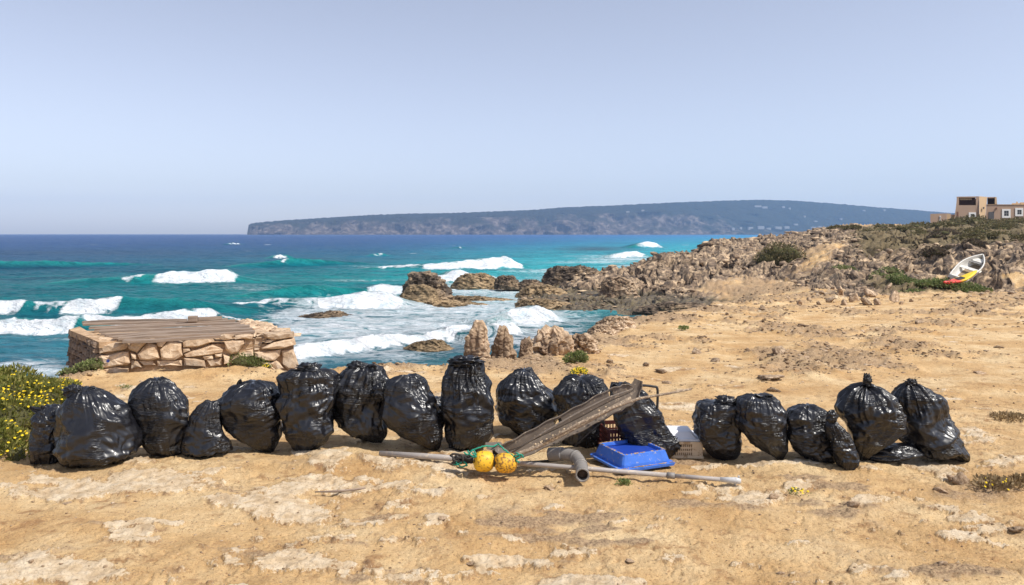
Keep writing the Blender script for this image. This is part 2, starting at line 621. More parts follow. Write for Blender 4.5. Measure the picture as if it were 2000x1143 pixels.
M['plaster_warm'] = simple('ochre_plaster', (0.56, 0.39, 0.23), 0.9, 0.2, 0.12, 0.8)  # the same plaster with sunlight put into its colour
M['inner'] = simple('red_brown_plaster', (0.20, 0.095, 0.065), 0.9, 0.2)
M['white'] = simple('white_paint', (0.78, 0.76, 0.72), 0.6, 0.3, 0.05)
M['far_white'] = simple('weathered_white_render', (0.42, 0.40, 0.37), 0.9, 0.1)
M['glass'] = simple('dark_window_glass', (0.03, 0.035, 0.04), 0.15, 0.5)
M['grey_door'] = simple('grey_door', (0.09, 0.085, 0.085), 0.6)
M['boat_white'] = simple('scuffed_white_hull', (0.70, 0.68, 0.62), 0.45, 0.4, 0.08, 6, dirt=(0.35, 0.29, 0.22), dirt_amt=0.62, dirt_scale=6)
M['boat_floor'] = simple('brown_boat_floor', (0.30, 0.22, 0.14), 0.8)
M['grey_trim'] = simple('grey_trim', (0.32, 0.31, 0.30), 0.6)


def mat_kayak():
    m = Mat('kayak_plastic')
    tc = m.coord()
    sep = m.n('ShaderNodeSeparateXYZ')
    m.link(tc, sep.inputs[0])
    x = m.math('ADD', sep.outputs[0], m.math('MULTIPLY', m.noise(3, 2), 0.5))
    c = m.ramp(m.math('ADD', m.math('MULTIPLY', x, 0.35), 0.5), [(0.45, (0.72, 0.07, 0.05)), (0.62, (0.80, 0.55, 0.03))])
    m.set(base=c, rough=0.4, spec=0.4)
    return m.m


M['kayak'] = mat_kayak()
M['pvc'] = simple('grey_pvc', (0.24, 0.22, 0.20), 0.5, 0.4, 0.12, 9, 0.2, dirt=(0.42, 0.36, 0.28), dirt_amt=0.6, dirt_scale=18)
M['pvc_in'] = simple('brown_pipe_inside', (0.07, 0.045, 0.03), 0.8)
M['pole'] = simple('dusty_grey_pole', (0.36, 0.32, 0.29), 0.55, 0.4, 0.15, 14, 0.2, dirt=(0.50, 0.42, 0.33), dirt_amt=0.56, dirt_scale=25)
M['steel'] = simple('pale_metal_tip', (0.55, 0.54, 0.52), 0.4, 0.5, 0.2, 60, 0.3)
M['bumper'] = simple('weathered_grey_brown_plastic', (0.155, 0.125, 0.10), 0.75, 0.3, 0.3, 9, 0.5, 0.004, dirt=(0.33, 0.26, 0.19), dirt_amt=0.58, dirt_scale=40)
M['bumper_edge'] = simple('barnacled_edge', (0.24, 0.18, 0.13), 0.85, 0.2, 0.3, 30, 0.8, 0.006, dirt=(0.46, 0.36, 0.25), dirt_amt=0.52, dirt_scale=60)
M['black_rubber'] = simple('black_tube', (0.03, 0.028, 0.028), 0.5, 0.4, 0.2, 20, 0.2)
M['buoy'] = simple('speckled_yellow_buoy', (0.78, 0.46, 0.03), 0.5, 0.35, 0.12, 8, 0.35, 0.003, dirt=(0.26, 0.13, 0.03), dirt_amt=0.55, dirt_scale=60)
M['buoy2'] = simple('stained_yellow_buoy', (0.74, 0.40, 0.03), 0.55, 0.35, 0.15, 8, 0.35, 0.003, dirt=(0.24, 0.12, 0.03), dirt_amt=0.50, dirt_scale=60)
M['rope'] = simple('green_rope', (0.03, 0.27, 0.18), 0.8, 0.2, 0.3, 90, 0.6)
M['rope_dark'] = simple('dark_rope', (0.055, 0.05, 0.045), 0.9, 0.2, 0.3, 90, 0.6)
M['blue'] = simple('scuffed_blue_plastic', (0.05, 0.17, 0.62), 0.5, 0.4, 0.2, 14, 0.3, dirt=(0.33, 0.33, 0.40), dirt_amt=0.60, dirt_scale=38)
M['blue_in'] = simple('deep_blue_plastic', (0.014, 0.055, 0.36), 0.5, 0.4, 0.12, 14)
M['red'] = simple('dark_red_plastic', (0.085, 0.02, 0.016), 0.6, 0.35, 0.2, 20)  # red darkened to paint in the shade beneath the bag
M['orange'] = simple('orange_plastic', (0.62, 0.13, 0.03), 0.5)
M['cream'] = simple('cream_plastic', (0.68, 0.52, 0.33), 0.5, 0.35, 0.1, 12, 0.1, dirt=(0.42, 0.27, 0.14), dirt_amt=0.55, dirt_scale=12)
M['amber'] = simple('amber_stained_plastic', (0.42, 0.22, 0.08), 0.55, 0.35, 0.2, 12)
M['whitep'] = simple('white_polystyrene', (0.76, 0.76, 0.78), 0.6, 0.3, 0.04, 12, 0.1)
M['blue_dot'] = simple('blue_paint_spot', (0.03, 0.05, 0.22), 0.7)

# ------------------------------------------------------------------ terrain
# one profile per bearing (px of the photograph): (distance, height) pairs
PROF = {
    -1400: [(5, 0), (7, -.1), (9, -.6), (12, -2.5), (16, -3.6), (400, -3.6)],
    -500: [(5, 0), (7, -.1), (9, -.5), (12, -2.2), (15, -3.6), (400, -3.6)],
    0: [(5.2, 0), (5.7, -.03), (7.5, -.08), (9.5, -.3), (12, -1.5), (14, -3.4), (400, -3.6)],
    200: [(5.2, 0), (6, -.03), (9.6, -.09), (11, -.35), (12.5, -.9), (15, -3.4), (400, -3.6)],
    500: [(6, 0), (9.5, -.09), (10.5, -.12), (12, -.3), (13.5, -1), (16, -3.4), (400, -3.6)],
    620: [(6, 0), (9.0, -.05), (10.4, -.09), (11.0, -.35), (13, -2), (15, -3.4), (400, -3.6)],
    850: [(6, 0), (9.5, -.07), (10.5, -.1), (11.1, -.5), (12.5, -2), (15, -3.4), (400, -3.6)],
    950: [(6, 0), (10.5, -.1), (11.5, -.13), (12.2, -.6), (14, -2.2), (16, -3.4), (400, -3.6)],
    1050: [(6, 0), (11.5, -.17), (12.7, -.2), (13.5, -.8), (16, -2.4), (18, -3.4), (43, -3.3), (47, -2.66), (52, -2.55), (58, -2.5), (63, -2.9), (66, -3.6), (400, -3.6)],
    1150: [(6, 0), (12, -.2), (16.5, -.43), (17.5, -1), (20, -2.6), (22, -3.3), (42, -3.2), (45, -2.65), (52, -2.4), (58, -1.7), (63, -1.3), (67, -2.2), (72, -3.6), (400, -3.6)],
    1230: [(6, 0), (12, -.22), (22, -.68), (23.5, -1.3), (27, -2.6), (30, -3.1), (42, -3.1), (45, -2.62), (51, -2.35), (56, -1.6), (63, -.9), (68, -1.3), (75, -3.6), (400, -3.6)],
    1300: [(6, 0), (12, -.22), (24, -.72), (26, -1.3), (29, -2.4), (31, -3.0), (41, -3.0), (45, -2.6), (50, -2.25), (54, -1.2), (62, -.3), (70, .05), (76, -1), (82, -3.6), (400, -3.6)],
    1400: [(6, 0), (12, -.22), (28, -.85), (33, -1.6), (37, -2.5), (42, -2.62), (46, -2.3), (50, -1.9), (55, -.9), (75, .4), (95, 1.1), (103, .2), (112, -3.6), (400, -3.6)],
    1500: [(6, 0), (12, -.22), (28, -.9), (38, -1.5), (48, -1.8), (52, -1.6), (60, -.6), (70, .1), (90, .9), (115, 1.45), (124, .3), (135, -3.6), (400, -3.6)],
    1650: [(6, 0), (12, -.22), (33, -1.12), (38, -1.0), (45, -.5), (58, .5), (72, 1.3), (110, 2.7), (135, 2.9), (160, 2.0), (200, -1), (240, -3.6), (400, -3.6)],
    1800: [(6, -.02), (12, -.22), (37, -1.22), (39, -.9), (45, -.3), (52, .7), (56, 1.0), (75, 1.5), (110, 2.7), (140, 3.1), (180, 2.9), (240, 1.5), (400, -3)],
    1900: [(6, -.02), (12, -.22), (39, -1.3), (41.5, -.7), (43.5, .45), (48, .7), (70, 1.4), (110, 3.0), (140, 4.0), (180, 4), (230, 3), (400, 2)],
    2000: [(6, -.02), (12, -.22), (39, -1.25), (40.6, .1), (42, .65), (50, .9), (75, 1.6), (110, 3.1), (140, 4.1), (180, 4.2), (260, 4), (400, 3)],
    2400: [(6, 0), (12, -.2), (38, -1.1), (39.6, .2), (41, .8), (50, 1.1), (75, 1.9), (110, 3.2), (140, 4.1), (400, 4)],
    4200: [(6, 0), (12, -.1), (30, -.6), (34, .3), (41, .8), (50, 1.1), (75, 1.9), (110, 3.2), (400, 4)],
}
P_END = {-1400: 7, -500: 7.5, 0: 8.6, 200: 11, 500: 10.6, 620: 10.2, 850: 10.2, 950: 10.8, 1050: 11.2, 1150: 15.0, 1230: 20.5, 1300: 22.5, 1400: 29, 1500: 50, 1600: 36, 1650: 34, 1800: 36.5, 1900: 38.6, 2000: 38.0, 2400: 36.5, 4200: 28}
_pk = sorted(PROF)
_vk = np.linspace(math.log(3), math.log(400), 900)
_tab = np.array([np.interp(np.exp(_vk), [a for a, b in PROF[k]], [b for a, b in PROF[k]]) for k in _pk])
_ker = np.exp(-0.5 * (np.arange(-9, 10) / 3.0) ** 2)
_ker /= _ker.sum()
_tab = np.array([np.convolve(np.pad(r, 9, mode='edge'), _ker, mode='valid') for r in _tab])


def base_height(x, y):
    x = np.asarray(x, float)
    y = np.maximum(np.asarray(y, float), 3.0)
    px = np.clip(1000 + F * x / y, _pk[0], _pk[-1])
    k = np.clip(np.searchsorted(_pk, px) - 1, 0, len(_pk) - 2)
    pk = np.array(_pk, float)
    t = (px - pk[k]) / (pk[k + 1] - pk[k])
    t = t * t * (3 - 2 * t)
    v = (np.clip(np.log(y), _vk[0], _vk[-1]) - _vk[0]) / (_vk[1] - _vk[0])
    vi = np.clip(v.astype(int), 0, len(_vk) - 2)
    vf = v - vi
    a = _tab[k, vi] * (1 - vf) + _tab[k, vi + 1] * vf
    b = _tab[k + 1, vi] * (1 - vf) + _tab[k + 1, vi + 1] * vf
    return a * (1 - t) + b * t


def blobs(px, py, lst):
    s = 0
    for (cx, cy, rx, ry, a) in lst:
        s = s + a * np.exp(-(((px - cx) / rx) ** 2 + ((py - cy) / ry) ** 2))
    return s


# bare crust patches of the near ground, where they lie
PALE = [(490, 985, 105, 26, 1.0), (300, 948, 110, 20, .9), (140, 972, 40, 10, .8), (330, 935, 120, 10, .7), (250, 1040, 55, 16, .9), (300, 1062, 60, 9, .7),
        (640, 940, 110, 26, .9), (600, 1010, 80, 20, .8), (580, 1105, 80, 18, 1.0), (30, 1125, 110, 22, .9), (180, 1130, 80, 20, .7), (470, 880, 80, 8, .9), (270, 905, 45, 10, 1.0),
        (360, 900, 60, 8, .6), (720, 905, 140, 12, .7), (880, 925, 110, 14, .7), (770, 985, 90, 22, .6), (860, 1020, 36, 18, .8), (700, 1060, 120, 22, .55), (800, 1125, 140, 22, .7),
        (1150, 1138, 130, 13, 1.1), (820, 1085, 40, 12, .6), (1080, 945, 30, 8, .5), (1180, 1000, 60, 10, .35), (1300, 1020, 60, 12, .35), (1690, 985, 40, 12, .7), (1640, 1035, 60, 12, .5),
        (1800, 1060, 50, 12, .6), (1930, 1030, 90, 20, .5), (1980, 900, 60, 20, .5), (1500, 975, 50, 10, .45), (1880, 925, 60, 16, .5), (1750, 900, 60, 10, .5), (1900, 1100, 50, 10, .5),
        (1560, 1060, 50, 8, .4), (1450, 1100, 60, 10, .35), (1340, 1090, 50, 9, .35), (1700, 1110, 60, 10, .35), (260, 760, 60, 8, .8), (230, 775, 50, 6, .5), (760, 725, 100, 8, .6)]
DARK = [(230, 992, 42, 8, .8), (450, 1080, 50, 10, .7), (510, 1092, 60, 12, .7), (220, 1062, 70, 8, .5), (1020, 1010, 100, 35, .5), (1000, 1050, 120, 8, .5), (1130, 965, 90, 14, .35),
        (1200, 1000, 120, 16, .35), (1480, 990, 60, 14, .6), (1640, 1000, 70, 10, .5), (1760, 1020, 90, 16, .45), (1900, 960, 90, 18, .6), (1960, 955, 50, 26, .5), (1720, 1080, 120, 14, .45),
        (1640, 1060, 80, 12, .35), (1850, 1110, 120, 14, .35), (60, 1090, 60, 10, .3), (820, 1110, 60, 10, .3), (1350, 985, 70, 8, .5), (1240, 1060, 90, 8, .4), (1100, 1090, 130, 10, .35)]


def p_end(x, y):
    return np.interp(1000 + F * x / np.maximum(y, 1.0), sorted(P_END), [P_END[k] for k in sorted(P_END)])


def terrain(x, y, full=True):
    """height of the ground, its masks and a sideways push that roughens steep rock"""
    x = np.asarray(x, float)
    y = np.asarray(y, float)
    z = base_height(x, y)
    yy = np.maximum(y, 1.5)
    px = 1000 + F * x / yy
    py = HOR + F * (CAMZ - z) / yy
    pe = p_end(x, y) * (1 + 0.10 * n2(x * .35, y * .2, 5) + 0.05 * n2(x * 1.3, y * 1.1, 6))
    rock = sst(-0.03, 0.07, (y - pe) / pe)
    # sand pockets among the rocks
    sandy = blobs(px, y, [(1475, 47, 75, 6, 1.3), (1390, 50, 60, 1.6, .6), (1610, 62, 45, 5, 1.0), (1590, 54, 40, 3, .7), (1700, 125, 90, 14, 1.0)])
    rock = np.clip(rock - sandy * (y > 25), 0, 1)
    near = sst(13, 6, y)
    # rubble fields of the plain
    cl = fbm2(x * .33, y * .26, 11, 3)
    rub = sst(-0.08, 0.45, cl + 0.35 * n2(x * 1.7, y * 1.4, 14)) * sst(7.0, 9.5, y) * (1 - rock)
    rim = sst(-.32, -.02, (y - pe) / pe) * (1 - rock)
    rimw = rim * sst(900, 1000, px) * sst(1640, 1480, px)
    rub = np.clip(rub + rimw * sst(-.5, .3, cl) * 0.9 + sst(-.12, 0, (y - pe) / pe) * .5 * (1 - rock), 0, 1)
    # heights
    amp = np.clip((y - 8) / 40, 0.05, 1)
    h = 0.035 * fbm2(x * .8, y * .8, 21, 4) * sst(1, 4, y + 2)
    h = h + .085 * np.exp(-(((x + 3.9) / 1.1) ** 2 + ((y - 9.75 - .2 * (x + 3.9)) / .28) ** 2)) * (y < 14)
    h = h + rub * (0.055 + 0.0042 * y) * np.clip(ridge2(x * 1.5, y * 1.7, 31, 5, .6) - .55, 0, 3) * .62
    r_near = sst(24, 12, y)
    hr = ridge2(x * (.16 + .6 * r_near), y * (.22 + .4 * r_near), 41, 6, .58)
    hb = np.abs(fbm2(x * .45, y * .42, 51, 5, .6))
    flat = sst(-2.0, -2.55, z)
    ledge = z + 2.8
    h = h + rock * ((0.26 * amp + 0.06) * (hr - 1.3) + 0.50 * amp * (hb - .45)) * (1 - .78 * flat)
    # beds of the limestone stand out as ledges
    stp = .50
    zz = (z + h + .25 * fbm2(x * .12, y * .1, 45, 3)) / stp
    fr_ = zz - np.floor(zz)
    h = h + rock * sst(20, 35, y) * (1 - .6 * flat) * stp * .75 * (sst(.25, .75, fr_) - fr_)
    # cracks that run down through the rock
    crk = 1 - np.abs(fbm2(x * .30 + 3, y * .28, 61, 3)) * 5
    h = h - rock * np.clip(crk, 0, 1) * 0.60 * amp * (1 - .6 * flat)
    pit = np.clip(ridge2(x * 2.3, y * 1.2, 66, 3, .6) - .9, -1, 1)
    h = h + rock * pit * 0.16 * np.clip(amp * 1.6, 0, 1)
    # crust plates of the near ground
    pm = blobs(px, py, [(a, b, c, d, e * 1.5 if e < .6 else e) for (a, b, c, d, e) in PALE])
    pm = pm + .95 * sst(.42, .85, fbm2(x * 1.5 + 9, y * 3.4, 76, 4)) * near
    wob = 0.42 * fbm2(x * 3.1, y * 3.1, 71, 5, .6) + 0.18 * n2(x * 17, y * 17, 77)
    gen = np.clip(fbm2(x * .9, y * .9, 74, 3) - .30, 0, 1) * 1.0 * sst(2, 5, y)
    pale = (pm + gen + wob - .18) * (1 - rock)
    plate = sst(.38, .43, pale)
    h = h + plate * 0.018 * near + near * 0.007 * plate * fbm2(x * 14, y * 14, 79, 3)
    dk = blobs(px, py, DARK) * 1.6 + near * .9 * sst(.32, .8, fbm2(x * 1.1, y * 3.2, 78, 4))
    dark = (dk * .8 + 0.45 * fbm2(x * 2.2, y * 3.0, 81, 4) * sst(0.05, .5, dk) + rub * .75 + rimw * .3) * (1 - .5 * plate)
    h = h + near * (0.020 * sst(.35, .8, dark) * ridge2(x * 7, y * 7, 85, 4) * .5 + 0.009 * fbm2(x * 4.5, y * 4.5, 87, 4) - 0.012 * np.clip(1 - np.abs(fbm2(x * 1.6, y * 2.2, 86, 4)) * 14, 0, 1))
    h = h + near * 0.0045 * fbm2(x * 30, y * 30, 89, 3) + (1 - near) * (1 - rock) * 0.006 * fbm2(x * 9, y * 9, 88, 3)
    z = z + h
    wet = sst(-1.95, -2.5, z) * sst(25, 30, y)
    soil = sst(46, 60, y) * sst(1600, 1740, px) * rock * .95 + blobs(px, y, [(1800, 38.5, 90, 1.6, .8), (1720, 41, 60, 2.5, .5)])
    return z, rock, pale, dark, wet, soil, px, rub


def ground_z(x, y):
    return float(terrain(np.array([x]), np.array([y]))[0][0])


def build_ground():
    ys = [2.4]
    while ys[-1] < 300:
        y = ys[-1]
        ys.append(y + min(max(y * y / 1350.0, .006), y * (0.0062 if y < 100 else .012)))
    ys = np.array(ys)
    us = np.concatenate([np.linspace(-1.6, -.74, 36)[:-1], np.linspace(-.74, .78, 760), np.linspace(.78, 2.1, 50)[1:]])
    U, Y = np.meshgrid(us, ys)
    X = U * Y
    z, rock, pale, dark, wet, soil, px, rub = terrain(X, Y)
    # steep rock is pushed about sideways so that it does not read as a height field
    s = rock * np.clip(Y / 60, .1, 1.0)
    P3 = np.stack([X * .45, Y * .5, z * 2.2], -1)
    X2 = X + s * .45 * n3(P3, 3) + s * .15 * n3(P3 * 2.3, 4)
    Y2 = Y + s * .7 * n3(P3, 5)
    v = np.stack([X2, Y2, z], -1).reshape(-1, 3)
    nr, nc = len(ys), len(us)
    f = grid_faces(nr, nc)
    # the ground beside and behind the camera
    extra = np.array([[-60, -60, 0], [60, -60, 0], [60, 2.4, 0], [-60, 2.4, 0]], float)
    xa, xb = v[0, 0], v[nc - 1, 0]
    me = mesh_np('ground', v, f, M['ground'])
    for k, a in (('rock', rock), ('pale', pale), ('dark', dark), ('wet', wet), ('soil', soil)):
        fattr(me, k, a)
    o = tag(obj('ground', me), kind='structure')
    # flat part behind the camera, joined edge to edge with the first row
    m2 = MB()
    row = v[:nc]
    step = 12
    idx = list(range(0, nc, step)) + ([nc - 1] if (nc - 1) % step else [])
    top = [tuple(row[i]) for i in idx]
    n = len(top)
    m2.v = top + [(p[0] * 12, -60.0, 0.0) for p in top]
    m2.f = [[n + i, n + i + 1, i + 1, i] for i in range(n - 1)]
    m2.v += [(-60, 60, -3.6), (-60, -60, 0), (240, 110, 1.0), (240, -60, 0)]
    b = len(m2.v) - 4
    m2.f += [[b + 1, n, 0, b], [n - 1, 2 * n - 1, b + 3, b + 2]]
    g2 = m2.build('ground_behind', M['ground'])
    tag(g2, kind='structure')
    return o


build_ground()

# ------------------------------------------------------------------ sea
HS = CAMZ - SEA
BREAK = [   # base line (px, py) left and right, height envelope in px, foam spans, foam strength
    dict(l=(0, 558), r=(520, 553), env=[(60, 0), (150, 8), (290, 17), (340, 22), (430, 27), (452, 12), (520, 0)], foam=[(286, 455)], thin=[(215, 262)]),
    dict(l=(-260, 620), r=(560, 612), env=[(-260, 10), (-100, 26), (20, 28), (60, 22), (120, 26), (205, 29), (330, 27), (440, 14), (540, 0)], foam=[(-200, 22), (98, 208)], thin=[(30, 98)]),
    dict(l=(-260, 662), r=(260, 652), env=[(-260, 24), (0, 27), (60, 27), (120, 30), (150, 14), (240, 0)], foam=[(-260, 130)], thin=[]),
    dict(l=(120, 648), r=(600, 632), env=[(120, 8), (250, 20), (330, 28), (390, 32), (418, 18), (470, 6), (590, 0)], foam=[(150, 420)], thin=[(420, 520)]),
    dict(l=(420, 612), r=(860, 600), env=[(420, 0), (540, 18), (640, 22), (700, 32), (760, 28), (800, 14), (860, 0)], foam=[(610, 790)], thin=[(440, 620)]),
    dict(l=(430, 585), r=(840, 575), env=[(430, 0), (520, 12), (600, 22), (700, 12), (760, 18), (800, 16), (840, 0)], foam=[(715, 812)], thin=[]),
    dict(l=(820, 560), r=(1060, 552), env=[(820, 0), (870, 16), (905, 26), (935, 20), (1000, 8), (1060, 0)], foam=[(845, 945)], thin=[(945, 1040)]),
    dict(l=(690, 529), r=(1060, 525), env=[(700, 0), (760, 7), (840, 11), (900, 15), (960, 20), (996, 25), (1015, 13), (1045, 0)], foam=[(820, 1026)], thin=[(735, 820)]),
    dict(l=(520, 716), r=(960, 652), env=[(520, 8), (600, 22), (700, 24), (800, 18), (900, 12), (960, 4)], foam=[(540, 930)], thin=[]),
    dict(l=(980, 642), r=(1130, 628), env=[(980, 8), (1040, 28), (1085, 30), (1105, 12), (1130, 0)], foam=[(1010, 1104)], thin=[]),
    dict(l=(930, 668), r=(1060, 652), env=[(930, 8), (990, 24), (1020, 24), (1040, 12), (1060, 0)], foam=[(980, 1032)], thin=[]),
    dict(l=(1240, 485), r=(1310, 484), env=[(1240, 0), (1258, 8), (1280, 13), (1300, 8), (1310, 0)], foam=[(1255, 1302)], thin=[]),
    dict(l=(1190, 504), r=(1280, 503), env=[(1190, 3), (1230, 9), (1255, 12), (1268, 6), (1280, 0)], foam=[(1195, 1268)], thin=[]),
    dict(l=(520, 507), r=(580, 506), env=[(520, 0), (540, 7), (560, 8), (580, 0)], foam=[(534, 564)], thin=[]),
    dict(l=(720, 501), r=(770, 500), env=[(720, 0), (738, 5), (750, 6), (770, 0)], foam=[(734, 754)], thin=[]),
    dict(l=(430, 523), r=(760, 516), env=[(430, 0), (520, 9), (570, 14), (640, 8), (700, 5), (760, 0)], foam=[], thin=[(545, 560)]),
    dict(l=(-300, 531), r=(330, 520), env=[(-300, 5), (-60, 14), (60, 12), (200, 7), (330, 0)], foam=[], thin=[]),
    dict(l=(150, 472), r=(185, 472), env=[(150, 0), (166, 3), (185, 0)], foam=[(158, 176)], thin=[]),
    dict(l=(330, 469), r=(380, 469), env=[(330, 0), (355, 3), (380, 0)], foam=[(350, 366)], thin=[]),
    dict(l=(440, 478), r=(490, 477), env=[(440, 0), (460, 4), (490, 0)], foam=[(450, 474)], thin=[]),
    dict(l=(880, 486), r=(930, 485), env=[(880, 0), (900, 4), (930, 0)], foam=[(893, 908)], thin=[]),
    dict(l=(60, 466), r=(110, 466), env=[(60, 0), (80, 2), (110, 0)], foam=[(74, 88)], thin=[]),
]
# wash: sheets of lacy foam (px, py, rx, ry, amount)
WASH = [(820, 640, 260, 34, .62), (960, 600, 190, 24, .62), (640, 640, 130, 18, .50), (740, 690, 170, 26, .55), (640, 600, 130, 20, .42), (1040, 655, 120, 34, .50), (480, 560, 120, 9, .34),
        (430, 545, 80, 5, .38), (560, 590, 110, 9, .42), (1110, 545, 140, 12, .50), (1060, 530, 120, 6, .42), (1230, 506, 120, 4, .62), (1150, 512, 130, 3, .5), (1170, 500, 100, 3, .42), (700, 548, 110, 5, .4),
        (760, 524, 90, 3, .45), (1020, 570, 160, 12, .6), (60, 710, 160, 24, .36), (150, 664, 120, 8, .3), (30, 735, 160, 22, .5), (300, 645, 160, 8, .3), (560, 620, 60, 12, .4), (900, 560, 120, 10, .5),
        (140, 640, 60, 9, .42), (560, 700, 60, 40, .5), (1100, 700, 80, 20, .2), (1170, 625, 60, 14, .15), (1240, 520, 100, 5, .5), (600, 566, 120, 5, .3), (820, 500, 50, 2, .2), (700, 520, 60, 2, .3)]
TY = [456, 462, 470, 480, 492, 505, 520, 545, 575, 610, 650, 700, 760]
TC = {   # water colour by distance (rows above) and by bearing: deeper to the left, sand shoals to the right
    0: [(.009, .052, .20), (.009, .055, .205), (.008, .065, .215), (.007, .08, .215), (.008, .085, .19), (.010, .10, .19), (.012, .125, .20), (.016, .17, .20), (.02, .19, .205), (.035, .20, .22), (.07, .20, .26), (.12, .22, .29), (.12, .22, .29)],
    700: [(.009, .052, .21), (.008, .07, .24), (.007, .09, .25), (.007, .12, .25), (.010, .165, .245), (.012, .19, .24), (.014, .24, .255), (.02, .27, .27), (.024, .235, .25), (.05, .22, .26), (.12, .26, .31), (.17, .25, .30), (.15, .22, .26)],
    1050: [(.009, .06, .25), (.008, .11, .32), (.008, .16, .33), (.014, .24, .35), (.03, .32, .37), (.04, .34, .37), (.06, .38, .40), (.10, .38, .40), (.13, .33, .36), (.15, .26, .28), (.14, .20, .22), (.13, .18, .19), (.13, .18, .19)],
    1450: [(.012, .12, .33), (.012, .24, .46), (.02, .33, .47), (.04, .38, .44), (.08, .42, .46), (.09, .40, .43), (.12, .36, .38), (.14, .30, .31), (.13, .24, .24), (.13, .19, .19), (.12, .17, .17), (.12, .17, .17), (.12, .17, .17)],
}


def sea_field(X, Y):
    px = 1000 + F * X / Y
    py = HOR + F * HS / Y
    z = np.zeros_like(X)
    foam = np.zeros_like(X)
    # open water: long swell and chop
    fade = sst(9, 16, Y)
    wx = X + 4 * n2(X * .05, Y * .05, 90)
    wy = Y + 5 * n2(X * .035, Y * .05, 91)
    sw = n2(wx * .028, wy * .085, 92)
    z += 0.20 * sw * sst(30, 80, Y)
    z += (0.09 * ridge2(wx * .16, wy * .42, 93, 3, .55) - .08) * fade
    z += 0.030 * fbm2(X * .9, Y * 1.7, 95, 3) * fade
    face = np.zeros_like(X)
    for k, b in enumerate(BREAK):
        (x1, y1), (x2, y2) = b['l'], b['r']
        D1, D2 = F * HS / (y1 - HOR), F * HS / (y2 - HOR)
        a = np.array([(x1 - 1000) / F * D1, D1])
        c = np.array([(x2 - 1000) / F * D2, D2])
        d = c - a
        L = np.linalg.norm(d)
        d /= L
        nrm = np.array([-d[1], d[0]])
        if nrm[1] < 0:
            nrm = -nrm
        s = (X - a[0]) * d[0] + (Y - a[1]) * d[1]
        Dm = (D1 + D2) / 2
        pxs = x1 + (x2 - x1) * s / L
        A = np.interp(pxs, [e[0] for e in b['env']], [e[1] for e in b['env']], left=0, right=0) * Dm / F
        Amax = max(e[1] for e in b['env']) * Dm / F
        q = (X - a[0]) * nrm[0] + (Y - a[1]) * nrm[1]
        w = max(Amax * 1.5, .35)
        q = q - w * 1.1 - w * .55 * n2(s / (w * 5), 0 * s + k, 100 + k) - .12 * w * n2(s / (w * .9), q / w, 130 + k)
        g = np.where(q < 0, np.exp(-(np.abs(q) / (w * .55)) ** 1.7), np.exp(-(q / (w * 2.3)) ** 2))
        A = A * (1 + .10 * n2(s / (w * .8), q / (w * .8), 150 + k))
        hgt = A * g
        z += hgt
        face = np.maximum(face, np.where(q < w * .5, 1, .4) * g * (A > .05))
        on = np.zeros_like(X)
        for (f1, f2) in b['foam']:
            e = 9 + 7 * n2(q / w * 1.3, s / (w * 3), 170 + k)
            on = np.maximum(on, sst(f1 - e * 1.3, f1 + e * 1.8 + 3, pxs) * sst(f2 + e * .5, f2 - e * 1.4, pxs))
        edge = .34 * n2(s / (w * .7), q / (w * .7), 190 + k) + .26 * n2(s / (w * .25), q / (w * .25), 193 + k)
        body = sst(-1.35, -.50, q / w + edge) * sst(.70, -.15, q / w + edge)
        foam = np.maximum(foam, on * body)
        tail = sst(-2.6, -1.2, q / w + edge) * sst(.2, -.9, q / w)
        foam = np.maximum(foam, on * tail * .25)
        z += on * body * np.clip(A, 0, 1) * .13 * fbm2(s / (w * .5), q / (w * .5), 200 + k, 4)
        th = np.zeros_like(X)
        for (f1, f2) in b['thin']:
            th = np.maximum(th, sst(f1 - 8, f1 + 8, pxs) * sst(f2 + 8, f2 - 8, pxs))
        foam = np.maximum(foam, th * sst(-.45, -.05, q / w + edge) * sst(.40, .1, q / w + edge) * .75)
        foam = np.maximum(foam, th * sst(-1.3, -.4, q / w) * sst(.3, -.2, q / w) * (.18 + .35 * np.clip(n2(s / (w * .3), q / (w * 1.2), 230 + k), 0, 1)))
    wsh = blobs(px, py, WASH)
    foam = np.maximum(foam, np.clip(wsh * .80, 0, .50))
    # a few distant whitecaps
    cap = n2(X * .09, Y * .16, 240) * sst(110, 160, Y)
    foam = np.maximum(foam, sst(.80, .92, cap) * .6 * sst(900, 500, Y))
    pk = sorted(TC)
    cols = []
    for ch in range(3):
        per = np.stack([np.interp(py, TY, [c[ch] for c in TC[k]]) for k in pk], 0)
        t = np.interp(px, pk, range(len(pk)))
        i = np.clip(t.astype(int), 0, len(pk) - 2)
        fr = t - i
        cols.append(np.take_along_axis(per, i[None], 0)[0] * (1 - fr) + np.take_along_axis(per, i[None] + 1, 0)[0] * fr)
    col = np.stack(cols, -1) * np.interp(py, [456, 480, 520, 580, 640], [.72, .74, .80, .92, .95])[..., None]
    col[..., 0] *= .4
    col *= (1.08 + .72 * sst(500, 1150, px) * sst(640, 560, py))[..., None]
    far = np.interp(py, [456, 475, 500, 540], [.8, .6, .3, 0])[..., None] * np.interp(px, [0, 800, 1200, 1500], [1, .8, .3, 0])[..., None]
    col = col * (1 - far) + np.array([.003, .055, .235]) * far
    # weed beds and the clear green lit through thin wave faces
    weed = blobs(px, py, [(1160, 487, 70, 5, .75), (60, 522, 120, 7, .5), (480, 634, 150, 9, .65), (180, 494, 260, 6, .3)])
    col = col * (1 - np.clip(weed, 0, .8)[..., None]) + np.array([.035, .05, .075]) * np.clip(weed, 0, .8)[..., None]
    ff = np.clip(face * 1.1, 0, 1)[..., None] * sst(450, 250, Y)[..., None]
    col = col * (1 - ff) + np.array([.02, .29, .27]) * ff
    return z, foam, col


